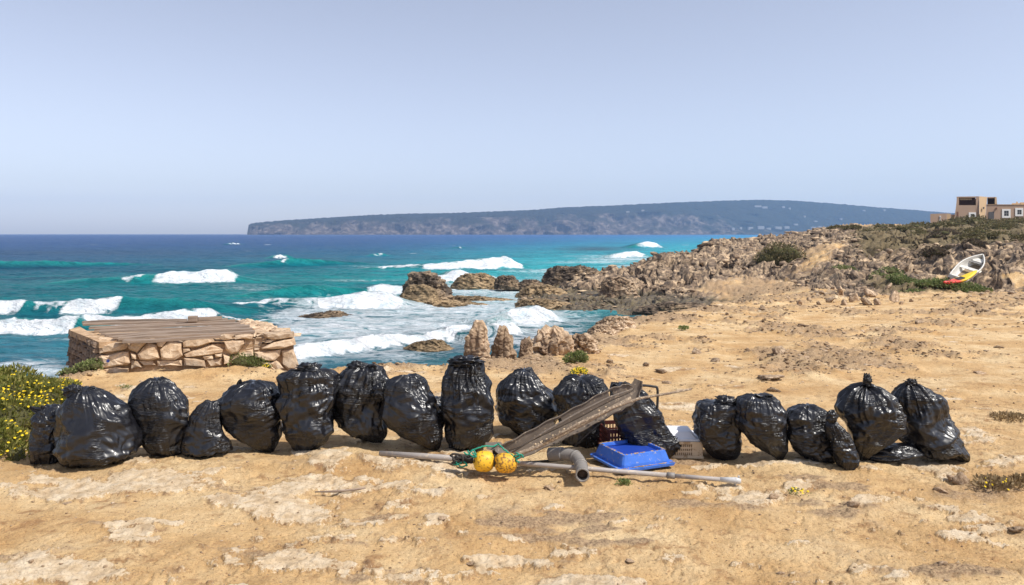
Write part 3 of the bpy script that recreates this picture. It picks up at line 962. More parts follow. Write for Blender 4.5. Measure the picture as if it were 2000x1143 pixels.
def build_sea():
    ys = [10.5]
    while ys[-1] < 3500:
        y = ys[-1]
        ys.append(y * (1 + (0.0052 if y < 45 else .0042 if y < 110 else .0075 if y < 400 else .03)))
    ys = np.array(ys)
    us = np.concatenate([np.linspace(-2.2, -.76, 40)[:-1], np.linspace(-.76, .42, 560), np.linspace(.42, 1.6, 60)[1:]])
    U, Y = np.meshgrid(us, ys)
    X = U * Y
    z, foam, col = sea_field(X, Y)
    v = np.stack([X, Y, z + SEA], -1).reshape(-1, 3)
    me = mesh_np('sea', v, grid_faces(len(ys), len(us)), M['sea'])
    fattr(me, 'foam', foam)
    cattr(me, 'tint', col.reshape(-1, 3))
    tag(obj('sea', me), kind='structure')


build_sea()


# ------------------------------------------------------------------ far headland
def build_headland():
    D0 = 2500.0
    prof = [(484, 455), (486, 441), (492, 437), (520, 434), (560, 431), (640, 426), (720, 421), (800, 418), (880, 417), (960, 414), (1040, 411), (1100, 406), (1200, 402), (1300, 397), (1400, 393),
            (1480, 390.5), (1550, 392), (1620, 397), (1700, 404), (1780, 410), (1850, 416), (2000, 424), (2300, 440), (2700, 452)]
    n = 900
    pxs = np.linspace(482, 2700, n)
    top = np.interp(pxs, [a for a, b in prof], [b for a, b in prof])
    H = (HOR - top) / F * 3100.0 + CAMZ
    H = H + 1.6 * n2(pxs * .11, 0 * pxs, 300) + 1.2 * n2(pxs * .5, 0 * pxs, 301)
    H[pxs < 485] = SEA - 2
    m = 90
    t = np.linspace(0, 1, m)
    T, PX = np.meshgrid(t, pxs, indexing='ij')
    Hh = np.tile(H, (m, 1))
    steep = np.interp(PX, [480, 1300, 1550, 2700], [.72, .62, .22, .15])   # share of the height taken by the cliff
    cliff_end = np.interp(PX, [480, 1300, 1550, 2700], [.16, .22, .3, .3])
    zz = np.where(T < cliff_end, T / cliff_end * steep, steep + (1 - steep) * np.sin(np.clip((T - cliff_end) / (.9 - cliff_end), 0, 1) * np.pi / 2))
    Y = D0 + T * 620 / .9
    # keep the outline: the crest stands at D0 + 620
    X = (PX - 1000) / F * Y
    x_ = X
    gul = fbm2(x_ * .012, Y * .01 + 5, 310, 4)
    Y = Y + 45 * gul * (T < .6) * (1 - T)
    z = SEA - 2 + (Hh - SEA + 2) * zz
    z = z + (6 * fbm2(x_ * .02, Y * .02, 320, 4)) * np.sin(np.clip(T * 3.3, 0, 1) * np.pi) + np.where(T > .3, 2.0 * fbm2(x_ * .05, Y * .05, 330, 3) * sst(.3, .4, T) * sst(.98, .85, T), 0)
    z = np.minimum(z, np.maximum(Hh + .5, SEA - 1))
    cl = np.clip(1.05 - T / (cliff_end * 1.5), 0, 1) * np.interp(PX, [480, 1250, 1420, 1600], [1.15, 1.05, .8, .12])
    cl = cl + .12 * (T < .03)
    v = np.stack([X, Y, z], -1).reshape(-1, 3)
    me = mesh_np('headland', v, grid_faces(m, n), M['head'])
    fattr(me, 'cliff', cl)
    tag(obj('headland', me), kind='structure')
    return X, Y, z


HX, HY, HZ = build_headland()


def far_house(px, py, w, h):
    # stands on the headland slope nearest to the line of sight
    sx = 1000 + F * HX / HY
    sy = HOR + F * (CAMZ - HZ) / HY
    k = np.argmin((sx - px) ** 2 + (sy - py) ** 2)
    x, y, z = HX.flat[k], HY.flat[k], HZ.flat[k]
    s = y / F
    mb = MB()
    mb.box(-w * s / 2, w * s / 2, -6, 6, -4, h * s)
    o = mb.build('far_house', M['far_white'], loc=(x, y - 4, z))
    return o


FAR = [(1225, 415, 6, 1.5), (1255, 412, 5, 1.8), (1480, 404, 12, 1.6), (1492, 406, 10, 1.8), (1530, 405, 5, 2), (1542, 407, 3, 1.6), (1685, 412, 4, 1.5), (1726, 411, 3, 2), (1592, 433, 6, 1.5), (1554, 438, 7, 1.5),
       (1466, 447, 9, 3.5), (1485, 446, 12, 4), (1500, 447, 8, 3), (1518, 446, 12, 3.5), (1535, 446, 9, 3.5), (1586, 446, 9, 3), (1600, 445, 7, 3), (1432, 447, 5, 3), (1445, 446, 4, 3), (1570, 423, 3, 1.5), (1640, 428, 3, 1.5)]
for (px, py, w, h) in FAR:
    tag(far_house(px, py, w, h), 'tiny white house on the far blue wooded headland across the bay', 'house', 'white houses on the far headland')

# ------------------------------------------------------------------ haze
mh = bpy.data.materials.new('haze')
mh.use_nodes = True
mh.node_tree.nodes.clear()
pv = mh.node_tree.nodes.new('ShaderNodeVolumePrincipled')
pv.inputs['Color'].default_value = (0.50, 0.70, 1.0, 1)
pv.inputs['Density'].default_value = 0.00017
pv.inputs['Anisotropy'].default_value = 0.1
mo = mh.node_tree.nodes.new('ShaderNodeOutputMaterial')
mh.node_tree.links.new(pv.outputs[0], mo.inputs['Volume'])
hz = MB()
hz.box(-9000, 7000, -200, 3800, -8, 175)
tag(hz.build('haze', mh), kind='stuff')


# ------------------------------------------------------------------ solids given by their outline rows (px row: left, right)
def dist_at(px, py):
    """distance at which the line of sight through the pixel meets the ground"""
    D = 6.0
    for _ in range(30):
        z = float(base_height(np.array([(px - 1000) / F * D]), np.array([D]))[0])
        D = 0.5 * D + 0.5 * (CAMZ - z) * F / (py - HOR)
    return D


def smooth1(a, w):
    k = np.exp(-0.5 * (np.arange(-3 * w, 3 * w + 1) / w) ** 2)
    k /= k.sum()
    return np.convolve(np.pad(a, 3 * w, mode='edge'), k, mode='valid')


def outline_solid(rows, D, depth=0.85, nr=100, nt=140, sw=3, power=2.2, sink=0.0):
    """local vertices (x, y, z about the base centre) and helpers of a round solid whose outline has the given rows"""
    rows = sorted(rows)                       # top of the picture first
    py = np.array([r[0] for r in rows], float)
    xl = np.array([r[1] for r in rows], float)
    xr = np.array([r[2] for r in rows], float)
    cum = np.concatenate([[0], np.cumsum(np.hypot(np.diff(py), 0.5 * (np.abs(np.diff(xl)) + np.abs(np.diff(xr)))))])
    t = np.linspace(0, cum[-1], nr)
    pyi, xli, xri = (smooth1(np.interp(t, cum, a), sw) for a in (py, xl, xr))
    s = D / F
    px0 = (xl[-1] + xr[-1]) / 2
    cx = ((xli + xri) / 2 - px0) * s
    hw = (xri - xli) / 2 * s
    z = (pyi[-1] - pyi) * s - sink
    hm = hw.max()
    hd = hm * depth * (hw / hm) ** 0.8
    th = np.linspace(0, 2 * np.pi, nt, endpoint=False)
    ct, st = np.cos(th), np.sin(th)
    sx = np.sign(ct) * np.abs(ct) ** (2 / power)
    sy = np.sign(st) * np.abs(st) ** (2 / power)
    X = cx[:, None] + hw[:, None] * sx[None]
    Y = hd[:, None] * sy[None]
    Z = np.repeat(z[:, None], nt, 1)
    tt = (z - z.min()) / (z.max() - z.min())
    return X, Y, Z, cx, hw, hd, ct, st, tt, px0


def close_rings(X, Y, Z):
    nr, nt = X.shape
    v = np.stack([X, Y, Z], -1).reshape(-1, 3)
    f = grid_faces(nr, nt, True)
    top, bot = v[:nt].mean(0), v[-nt:].mean(0)
    v = np.concatenate([v, [top, bot]])
    a = np.arange(nt)
    ft = np.stack([np.full(nt, nr * nt), (a + 1) % nt, a, a], -1)
    o = (nr - 1) * nt
    fb = np.stack([np.full(nt, nr * nt + 1), o + a, o + (a + 1) % nt], -1)
    faces = [list(q[::-1]) for q in f] + [list(q[:3][::-1]) for q in ft] + [list(q[::-1]) for q in fb]
    return v, faces


def crease(n, w=4.0, p=2.0):
    return np.clip(1 - np.abs(n) * w, 0, 1) ** p


def make_bag(rows, label, seed, knot=None, ears=(), depth=0.85, D=None, gather=None, tens=1.0, facets=20, dD=0.0, fold=(0.0, 0.0), power=2.3):
    rs = np.random.RandomState(seed)
    rows = sorted(rows)
    cxb = (rows[-1][1] + rows[-1][2]) / 2
    if D is None:
        D = dist_at(cxb, rows[-1][0])
    hm = max(r[2] - r[1] for r in rows) / 2 * D / F
    D = D + hm * depth * .45 + dD
    X, Y, Z, cx, hw, hd, ct, st, tt, px0 = outline_solid(rows, D, depth, 124, 176, power=power, sw=1)
    nr, nt = X.shape
    x0 = (px0 - 1000) / F * D
    zg = ground_z(x0, D)
    ztop = CAMZ - (rows[0][0] - HOR) / F * D - zg
    Z = (Z - Z.min()) / (Z.max() - Z.min()) * ztop
    H = ztop
    # flat facets, like film drawn tight over what is inside
    phi = (tt * 2 - 1)[:, None] * 1.25
    S = np.stack([np.cos(phi) * ct[None], np.cos(phi) * st[None], np.sin(phi) + 0 * ct[None]], -1)
    N = rs.normal(size=(facets, 3))
    N /= np.linalg.norm(N, axis=1)[:, None]
    d = rs.uniform(.86, 1.02, facets)
    dots = np.maximum(S @ N.T, 1e-3)
    rr = np.sort(d / dots, axis=-1)
    r = np.minimum(rr[..., 0], 1.10)
    soft = np.clip((rr[..., 1] - rr[..., 0]) / .10, 0, 1)
    r = np.clip(r, .86, 1.07)
    fac = 1 + (r - 1.0) * .95
    # creases
    P = np.stack([X, Y, Z], -1) / H
    wrp = .12 * n3(P * 2.3, seed)[..., None] + .02 * n3(P * 5, seed + 1)[..., None]
    Pw = P + wrp
    tl = rs.uniform(-.5, .5)
    def rot(P, a, b):
        x = P[..., 0] * math.cos(a) - P[..., 2] * math.sin(a)
        z = P[..., 0] * math.sin(a) + P[..., 2] * math.cos(a)
        y = P[..., 1]
        return np.stack([x, y * math.cos(b) - z * math.sin(b), y * math.sin(b) + z * math.cos(b)], -1)
    Q1 = rot(Pw, tl, rs.uniform(-.3, .3))
    Q2 = rot(Pw, tl + rs.uniform(.5, 1.0), .2)
    Q3 = rot(Pw, tl - rs.uniform(.5, 1.0), -.2)
    # sheets of film that meet in sharp folds: triangle waves of many directions
    def tri(a):
        return 2 * np.abs(a - np.floor(a + .5))
    disp = 0
    for i in range(14):
        lam = [.62, .55, .42, .36, .32, .26, .21, .18, .15, .13, .11, .09, .075, .06][i]
        el = rs.choice([-1, 1]) * rs.uniform(.25, 1.25)
        az = rs.uniform(0, 6.28)
        kd = np.array([math.cos(el) * math.cos(az), math.cos(el) * math.sin(az), math.sin(el)])
        ph = P @ kd / lam + rs.rand() + (.22 * n3(P * (1.1 + .35 / lam * .5), seed + 20 + i))
        mk = .25 + .75 * sst(-.25, .25, n3(P * 1.9, seed + 40 + i)) if i < 4 else sst(-.05, .30, n3(P * 2.4, seed + 40 + i))
        disp = disp + lam * (.11 if i < 4 else .20) * tens ** .5 * mk * (tri(ph) - .5)
    m1 = sst(.10, .35, n3(P * 2.8, seed + 11))
    disp = disp + .011 * tens * m1 * crease(n3(Q1 * np.array([1.2, 1.2, 19]), seed + 3), 2.8, 1.4)
    m2 = sst(.10, .35, n3(P * 2.8, seed + 12))
    disp = disp + .011 * m2 * crease(n3(Q2 * np.array([1.2, 1.2, 17]), seed + 4), 2.8, 1.4)
    disp = disp + .010 * n3(P * 3.5, seed + 7) + .02
    # stars of tension folds that run out from points where something inside pulls at the film
    for i in range(7):
        fa = rs.uniform(-2.9, -.25)
        ft = rs.uniform(.15, .9)
        kk = int(ft * (nr - 1))
        fp = np.array([cx[kk] + hw[kk] * math.cos(fa), hd[kk] * math.sin(fa), Z[kk, 0]]) / H
        dv = P - fp
        rr_ = np.sqrt((dv ** 2).sum(-1)) + 1e-6
        tg = np.array([-math.sin(fa), math.cos(fa), 0])
        an = np.arctan2(dv[..., 2], dv @ tg)
        kf = rs.randint(6, 11)
        reach = rs.uniform(.18, .34)
        fold = tri(an * kf / 6.2832 + .35 * n3(P * 3, seed + 60 + i)) - .5
        disp = disp + .075 * rr_ / reach * np.exp(-(rr_ / reach) ** 2 * 1.2) * fold + .020 * np.exp(-(rr_ / .07) ** 2)
    # gathers run up to the tie and down to the bottom seam
    gx = gather if gather is not None else 0.5
    angp = np.stack([ct[None] + 0 * phi, st[None] + 0 * phi, tt[:, None] * .25 + 0 * ct[None]], -1)
    up = sst(.38, .95, tt)[:, None]
    dn = sst(.36, 0.0, tt)[:, None]
    disp = disp + gx * .085 * up * (crease(n3(angp * 3.6, seed + 8), 2.6, 1.3) - .35) + gx * .045 * up * crease(n3(angp * 8.5, seed + 9), 2.6, 1.3)
    disp = disp + .060 * dn * crease(n3(angp * 4.5, seed + 10), 2.6, 1.3)
    disp = disp - disp.mean() - .012
    disp = np.clip(disp, -.14, .10)
    k = np.minimum(hw / hm, 1.0)[:, None] ** .6
    fx = fac + disp * (H / hm) * .55 * k
    Xn = cx[:, None] + (X - cx[:, None]) * fx
    Yn = Y * fx
    Zn = Z + disp * H * .35 * np.sin(phi)
    # lie on the ground
    gz = terrain(x0 + Xn[-30:].ravel(), D + Yn[-30:].ravel())[0].reshape(Xn[-30:].shape) - zg
    Zn = np.maximum(Zn, -.02)
    Zn[-30:] = np.maximum(Zn[-30:], gz - .012)
    v, f = close_rings(Xn, Yn, Zn)
    root = empty('rubbish_bag', (x0, D, zg))
    tag(root, label, 'rubbish bag', 'black rubbish bags set out in a row')
    obj('sack', mesh_np('sack', v, f, M['bag']), root)
    s = D / F
    if knot:
        kx, ky, kw, kh = knot
        n1, n2_ = 26, 34
        ph = np.linspace(-np.pi / 2, np.pi / 2, n1)[:, None]
        th = np.linspace(0, 2 * np.pi, n2_, endpoint=False)[None]
        U = np.stack([np.cos(ph) * np.cos(th), np.cos(ph) * np.sin(th), np.sin(ph) + 0 * th], -1)
        ra = 1 + .55 * crease(n3(U * 2.4 + seed, 3), 2.2, 1.2) - .25 + .35 * n3(U * 3.3 + seed, 5)
        K = U * ra[..., None] * np.array([kw * s / 2, kw * s / 2 * .8, kh * s / 2])
        K = K[::-1]
        v, f = close_rings(K[..., 0], K[..., 1], K[..., 2])
        z = CAMZ - (ky - HOR) * s - zg
        obj('knot', mesh_np('knot', v, f, M['bag']), root, (((kx - 1000) * s - x0), -.03, z))
    for (ax, ay, bx, by, w) in ears:
        # a pointed flap of film: a folded blade
        a = Vector(((ax - 1000) * s - x0, -.03, CAMZ - (ay - HOR) * s - zg))
        b = Vector(((bx - 1000) * s - x0, -.05, CAMZ - (by - HOR) * s - zg))
        n = 9
        vs, fs = [], []
        side = Vector((b - a)).cross(Vector((0, 1, 0))).normalized()
        for i in range(n):
            t = i / (n - 1)
            c = a.lerp(b, t) + side * (math.sin(t * 3) * w * s * .12)
            ww = w * s * .5 * ((1 - t) ** .6 + .12)
            for j in range(9):
                q = (j / 8 - .5) * 2
                vs.append(c + side * q * ww + Vector((0, ww * .45 * math.sin(j * 2.1 + seed) - abs(q) * ww * .3, 0)))
        for i in range(n - 1):
            for j in range(8):
                fs.append([i * 9 + j, i * 9 + j + 1, (i + 1) * 9 + j + 1, (i + 1) * 9 + j])
        mb = MB().add(vs, fs)
        e = mb.build('loose_end', M['bag'], root, smooth=True)
        md = e.modifiers.new('thick', 'SOLIDIFY')
        md.thickness = .004
    return root


BAGS = [
    dict(rows=[(792, 84, 112), (800, 74, 122), (820, 68, 132), (850, 64, 136), (880, 62, 138), (900, 66, 132), (911, 72, 122)], seed=1, dD=.10, ears=[(92, 802, 66, 792, 14), (100, 800, 88, 790, 14)],
         label='small ragged black rubbish bag pressed against the flowering shrub, first of the row'),
    dict(rows=[(757, 158, 182), (764, 146, 200), (780, 134, 222), (800, 124, 242), (830, 118, 258), (860, 118, 268), (885, 120, 266), (903, 124, 240), (914, 130, 170)], seed=2, knot=(150, 763, 36, 22), depth=.8, tens=.7,
         label='widest black rubbish bag, bulging low to one side, second from the flowering shrub'),
    dict(rows=[(740, 294, 318), (750, 278, 334), (770, 256, 352), (795, 248, 368), (815, 252, 371), (840, 262, 371), (865, 276, 370), (885, 292, 362), (896, 318, 352)], seed=3, ears=[(268, 790, 254, 796, 16)], gather=.5, facets=18, tens=.6, depth=.75,
         label='round-topped black rubbish bag leaning beside the limp crumpled one, third in the row'),
    dict(rows=[(784, 404, 424), (796, 388, 432), (815, 374, 432), (840, 364, 436), (865, 362, 446), (885, 362, 452), (896, 366, 400)], seed=4, gather=.9, depth=.6, tens=1.2, facets=14,
         label='limp crumpled half-empty black rubbish bag with a skirt of film spread on the sand'),
    dict(rows=[(744, 478, 510), (752, 452, 530), (768, 434, 544), (790, 428, 550), (815, 432, 550), (840, 446, 548), (860, 472, 545), (875, 502, 538), (886, 524, 534)], seed=5, ears=[(474, 756, 475, 738, 16)], depth=.85,
         label='tilted black rubbish bag with one pointed ear and a pointed bottom corner'),
    dict(rows=[(722, 570, 636), (732, 554, 652), (752, 550, 658), (785, 548, 658), (815, 550, 656), (840, 556, 652), (860, 568, 640), (876, 578, 622), (886, 584, 606)], seed=6, knot=(606, 719, 44, 22), ears=[(585, 728, 572, 720, 18)], gather=.6, power=2.6,
         label='barrel-shaped black rubbish bag with a bunched knot, beside the stone platform end'),
    dict(rows=[(714, 700, 730), (722, 672, 748), (745, 660, 756), (780, 656, 757), (815, 656, 752), (840, 664, 752), (856, 686, 752), (868, 714, 748), (875, 728, 744)], seed=7, gather=.8, knot=(700, 714, 34, 16), ears=[(728, 722, 738, 712, 16)],
         label='upright black rubbish bag with a gathered top leaning on the barrel-shaped one'),
    dict(rows=[(735, 782, 812), (744, 760, 826), (765, 742, 838), (790, 738, 852), (815, 744, 862), (840, 766, 866), (862, 798, 866), (876, 826, 862), (884, 844, 858)], seed=8, knot=(744, 765, 32, 28), gather=.4, depth=.75,
         label='black rubbish bag slumped sideways with its knot sticking out of its shoulder'),
    dict(rows=[(776, 842, 860), (790, 836, 870), (815, 834, 874), (840, 836, 872), (858, 842, 866)], seed=9, dD=.28, tens=.5,
         label='small black rubbish bag half hidden behind the slumped one and the tallest one'),
    dict(rows=[(704, 886, 936), (714, 876, 946), (735, 868, 948), (756, 862, 960), (790, 864, 970), (825, 868, 970), (850, 870, 964), (870, 880, 946), (881, 888, 920)], seed=10, knot=(910, 704, 58, 18), gather=.9, tens=1.2,
         label='tallest black rubbish bag, narrow and waisted, standing in front of the jagged pinnacle rock'),
    dict(rows=[(722, 1010, 1038), (734, 992, 1050), (752, 978, 1064), (775, 970, 1082), (800, 966, 1090), (818, 968, 1090), (835, 984, 1082), (848, 1002, 1064), (857, 1018, 1040)], seed=11, facets=12, gather=.9, tens=1.3,
         label='diamond-shaped black rubbish bag poised on its narrow bottom behind the yellow buoys'),
    dict(rows=[(738, 1112, 1156), (746, 1094, 1172), (765, 1084, 1184), (795, 1086, 1186), (830, 1090, 1180), (860, 1094, 1172), (880, 1104, 1162)], seed=12, gather=1.2, tens=.5, dD=.12,
         label='domed black rubbish bag behind the long weathered plastic strip'),
    dict(rows=[(750, 1196, 1226), (760, 1190, 1252), (778, 1192, 1272), (800, 1196, 1290), (825, 1204, 1302), (845, 1212, 1312), (862, 1226, 1318), (876, 1250, 1316), (884, 1276, 1304)], seed=13, knot=(1306, 866, 34, 30), ears=[(1204, 762, 1196, 746, 20), (1222, 758, 1216, 744, 18)], gather=.6, dD=-.16, depth=.60,
         label='black rubbish bag draped over the red crate, trailing a loose end onto the sand'),
    dict(rows=[(786, 1366, 1432), (794, 1358, 1444), (815, 1354, 1446), (845, 1356, 1446), (868, 1366, 1444), (884, 1380, 1440), (897, 1400, 1432)], seed=14, knot=(1416, 784, 40, 22), gather=.4, power=2.8,
         label='squat boxy black rubbish bag next to the cream crate, its tie bunched on top'),
    dict(rows=[(773, 1460, 1500), (780, 1446, 1520), (800, 1437, 1530), (825, 1438, 1536), (848, 1446, 1540), (868, 1462, 1540), (886, 1486, 1536), (900, 1514, 1530), (908, 1520, 1528)], seed=15, gather=.7, tens=.7, ears=[(1480, 778, 1470, 768, 18), (1496, 778, 1504, 771, 16)],
         label='black rubbish bag with a flat creased top and a pointed corner touching the sand'),
    dict(rows=[(792, 1560, 1590), (799, 1544, 1604), (815, 1534, 1614), (840, 1535, 1624), (865, 1536, 1632), (885, 1546, 1634), (900, 1566, 1634), (907, 1584, 1630)], seed=16, ears=[(1572, 800, 1572, 789, 14)], gather=.5,
         label='low rounded black rubbish bag next to the little knotted bag'),
    dict(rows=[(824, 1616, 1632), (834, 1612, 1646), (855, 1618, 1660), (880, 1626, 1672), (900, 1632, 1678), (914, 1640, 1666)], seed=17, knot=(1622, 812, 18, 22), gather=.9, dD=-.08,
         label='little slim black rubbish bag with a knotted neck squeezed beside the big pointed one'),
    dict(rows=[(752, 1684, 1698), (760, 1664, 1724), (775, 1650, 1742), (800, 1642, 1756), (825, 1648, 1764), (850, 1652, 1762), (872, 1660, 1736), (892, 1668, 1706), (908, 1674, 1690)], seed=18, knot=(1690, 742, 15, 26), gather=1.2, tens=.8,
         label='big teardrop black rubbish bag with an upright twisted neck, narrowing to a point below'),
    dict(rows=[(868, 1742, 1780), (876, 1714, 1792), (888, 1698, 1800), (900, 1692, 1786), (909, 1700, 1740)], seed=19, tens=1.2, dD=.06, depth=.6,
         label='flattened black rubbish bag lying low between the two big pointed bags'),
    dict(rows=[(750, 1770, 1786), (758, 1758, 1806), (775, 1750, 1832), (795, 1750, 1844), (815, 1752, 1852), (840, 1756, 1866), (865, 1764, 1876), (885, 1790, 1884), (896, 1840, 1888), (903, 1870, 1888)], seed=20, knot=(1776, 746, 20, 14), ears=[(1778, 752, 1782, 738, 8), (1772, 752, 1762, 742, 8)], gather=1.0,
         label='last black rubbish bag of the row, with loose ears at its tie'),
]
for b in BAGS:
    make_bag(**b)


# ------------------------------------------------------------------ rocks
def rock_outline(name, rows, D, label, cat, mat, seed, depth=.7, rough=1.0, group=None, base=None, fine=1.0, nr=70, nt=96, layers=0.0, spike=0.0):
    spike = .30 if name == 'pinnacle_rock' else (.12 if 'crag' in label else .05)
    rows = sorted(rows)
    X, Y, Z, cx, hw, hd, ct, st, tt, px0 = outline_solid(rows, D, depth, nr, nt, sw=1, power=2.4)
    x0 = (px0 - 1000) / F * D
    zb = CAMZ - (rows[-1][0] - HOR) / F * D
    hm = hw.max()
    H = max(Z.max() - Z.min(), hm * .6)
    P = np.stack([X, Y, Z], -1) / H
    s = 1 / max(H, .01)
    a = .52 - np.abs(n3(P * 2.4 + seed, 1)) * .42 - np.abs(n3(P * 5.5 + seed, 2)) * .34 - np.abs(n3(P * 12 + seed, 3)) * .22 * fine + n3(P * 24 + seed, 4) * .07 * fine
    vert = crease(n3(P * np.array([5, 5, 1.2]) + seed, 6), 3.5, 1.5) * .12
    lay = layers * np.sin(Z / H * 26 + 3 * n3(P * 1.5, 9)) * .05
    d = (a - .20 - 1.5 * vert + lay) * rough
    k = np.minimum(hw[:, None], H * .6)
    Xn = X + ct[None] * d * k * 1.1
    Yn = Y + st[None] * d * k * 1.1
    Zn = Z + ((.2 - np.abs(n3(P * 3 + 7, 5))) * .30 + (.2 - np.abs(n3(P * 9 + 7, 8))) * .22 * fine) * k * rough * (tt[:, None] ** .3)
    sp = (1 - 2.6 * np.abs(n3(np.stack([Xn, Yn, 0 * Zn], -1) / max(hm, .05) * 1.3 + seed, 14))) * .6 + (1 - 3 * np.abs(n3(np.stack([Xn, Yn, 0 * Zn], -1) / max(hm, .05) * 3.1 + seed, 15))) * .4
    Zn = Zn + spike * H * (sp - .35) * tt[:, None] ** 1.5 * np.clip(hm / H, .3, 1)
    Zn = np.where(tt[:, None] < .03, -0.08 - .04 * H + 0 * Zn, Zn)
    v, f = close_rings(Xn, Yn, Zn)
    o = obj(name, mesh_np(name, v, f, mat), None, (x0, D, zb))
    return tag(o, label, cat, group)


# the pinnacles on the rim
rim = 'jagged rocks on the rim above the surf'
rock_outline('pinnacle_rock', [(626, 930, 942), (640, 922, 952), (655, 910, 954), (680, 907, 955), (700, 906, 954), (712, 904, 956)], 11.3, 'tall pale pinnacle rock with a flat pitted face rising behind the tallest bag', 'rock', M['rock'], 31, .5, .7, rim)
rock_outline('pinnacle_rock', [(637, 976, 988), (650, 970, 996), (668, 964, 1000), (690, 958, 1006), (714, 954, 1010)], 11.5, 'pointed pinnacle rock, narrower and second in line from the tallest', 'rock', M['rock'], 32, .6, .9, rim)
rock_outline('pinnacle_rock', [(661, 1020, 1034), (670, 1017, 1040), (690, 1014, 1040), (706, 1006, 1042), (722, 1002, 1050)], 11.6, 'thin stub of rock standing between the pointed pinnacle and the broad crag', 'rock', M['rock'], 33, .7, 1.0, rim)
rock_outline('pinnacle_rock', [(639, 1064, 1088), (648, 1054, 1106), (662, 1046, 1114), (682, 1044, 1116), (700, 1046, 1114), (724, 1040, 1112)], 11.9, 'broad brown crag with deep vertical pits beside the small green bush', 'rock', M['rock'], 34, .6, 1.0, rim)
rock_outline('rock', [(652, 1126, 1148), (664, 1112, 1160), (684, 1108, 1166), (700, 1110, 1160)], 12.4, 'lower darker crag right against the broad brown one, above the small bush', 'rock', M['rock'], 35, .7, 1.1, rim)
rock_outline('rock', [(704, 968, 990), (712, 958, 1004), (724, 956, 1008)], 11.0, 'small round pale rock at the foot of the pointed pinnacle', 'rock', M['rock'], 36, .8, .7, rim)
rock_outline('rock', [(698, 1030, 1052), (708, 1012, 1064), (724, 1010, 1066)], 11.1, 'low pale rock at the foot of the thin stub', 'rock', M['rock'], 37, .8, .8, rim)
rock_outline('rock', [(716, 1074, 1092), (726, 1062, 1112), (736, 1060, 1116)], 10.6, 'dark pitted rock in front of the broad brown crag', 'rock', M['rock_tan'], 38, .8, 1.1, rim)
rock_outline('rock', [(700, 902, 940), (712, 896, 956), (722, 890, 960)], 11.0, 'flat pale rock peeping over the top of the tallest bag', 'rock', M['rock'], 39, .8, .8, rim)
rock_outline('rock', [(706, 882, 888), (714, 876, 892), (721, 874, 894)], 10.7, 'small brown knob of rock beside the tallest bag on the rim', 'rock', M['rock_tan'], 40, .8, .8, rim)
rock_outline('rock', [(718, 738, 772), (728, 732, 782), (738, 728, 786)], 10.4, 'pale flat rock on the rim behind the upright gathered bag', 'rock', M['pebble'], 41, .9, .7, rim)
rock_outline('rock', [(618, 1190, 1226), (630, 1168, 1238), (642, 1160, 1240)], 17.6, 'brown knobbly rock at the far lip of the plain above the tide pool', 'rock', M['rock'], 42, .7, 1.0, rim)
rock_outline('rock', [(634, 1164, 1184), (646, 1150, 1200), (656, 1148, 1206)], 15.8, 'lower brown rock in front of the knobbly one at the lip of the plain', 'rock', M['rock'], 43, .7, 1.0, rim)

# sea stack and the rocks awash
shore = 'dark rocks standing in the surf'
o = rock_outline('sea_stack', [(530, 806, 836), (536, 800, 852), (548, 798, 862), (560, 796, 872), (575, 786, 877), (592, 782, 878)], 50, 'biggest dark rock standing alone in the white surf', 'rock', M['rock_dark'], 51, .7, 1.0, shore)
rock_outline('rock', [(556, 800, 834), (566, 792, 850), (580, 782, 854), (596, 774, 862)], 48.5, 'smooth tan slab leaning on the near side of the biggest surf rock', 'rock', M['rock_tan'], 52, .5, .5, shore)
rock_outline('rock', [(584, 770, 830), (590, 748, 900), (597, 738, 960)], 49, 'low brown shelf awash around the foot of the biggest surf rock', 'rock', M['rock_tan'], 53, .5, .8, shore)
rock_outline('rock', [(534, 910, 946), (542, 896, 964), (556, 884, 972), (563, 880, 976)], 62, 'rounded brown rock in the surf next in line seaward of the point', 'rock', M['rock_tan'], 54, .7, .8, shore)
rock_outline('rock', [(538, 976, 1000), (548, 968, 1010), (562, 966, 1022)], 60, 'squat dark rock between the rounded brown one and the point', 'rock', M['rock_dark'], 55, .7, .9, shore)
rock_outline('rock', [(546, 1026, 1046), (554, 1012, 1060), (563, 1004, 1070)], 60, 'flat-topped grey rock just off the end of the point', 'rock', M['rock_dark'], 56, .7, .9, shore)
rock_outline('rock', [(606, 650, 664), (612, 620, 672), (618, 580, 690)], 42, 'thin ragged dark reef just breaking the foam beyond the platform', 'rock', M['rock_dark'], 57, .4, .9, shore)
rock_outline('rock', [(664, 836, 862), (670, 810, 868), (679, 790, 880), (684, 788, 890)], 29.5, 'low olive-brown rock in the backwash near the rim', 'rock', M['rock_tan'], 58, .5, .8, shore)
rock_outline('rock', [(579, 880, 920), (584, 872, 980), (588, 862, 1016)], 52, 'long brown reef awash joining the biggest surf rock to the point', 'rock', M['rock_tan'], 59, .5, .8, shore)
rock_outline('rock', [(520, 1090, 1140), (526, 1074, 1166), (540, 1066, 1180), (556, 1056, 1190)], 62, 'hump-backed dark crag with pale scars at the seaward end of the point', 'rock', M['rock_dark'], 60, .8, .9, shore)
rock_outline('rock', [(556, 1040, 1070), (566, 1020, 1096), (580, 1006, 1120)], 54, 'brown hummock of rock at the water on the near side of the point', 'rock', M['rock_tan'], 61, .6, .8, shore)
rock_outline('rock', [(584, 1022, 1054), (592, 1010, 1110), (602, 1004, 1140)], 47, 'dark knobbly ledge end dipping into the small near breaker', 'rock', M['rock_tan'], 62, .5, .9, shore)
rock_outline('rock', [(541, 1186, 1216), (550, 1178, 1232), (566, 1174, 1240), (580, 1172, 1246)], 51, 'pale sandy bluff of rock in the middle of the point', 'rock', M['rock'], 63, .6, .7, shore)
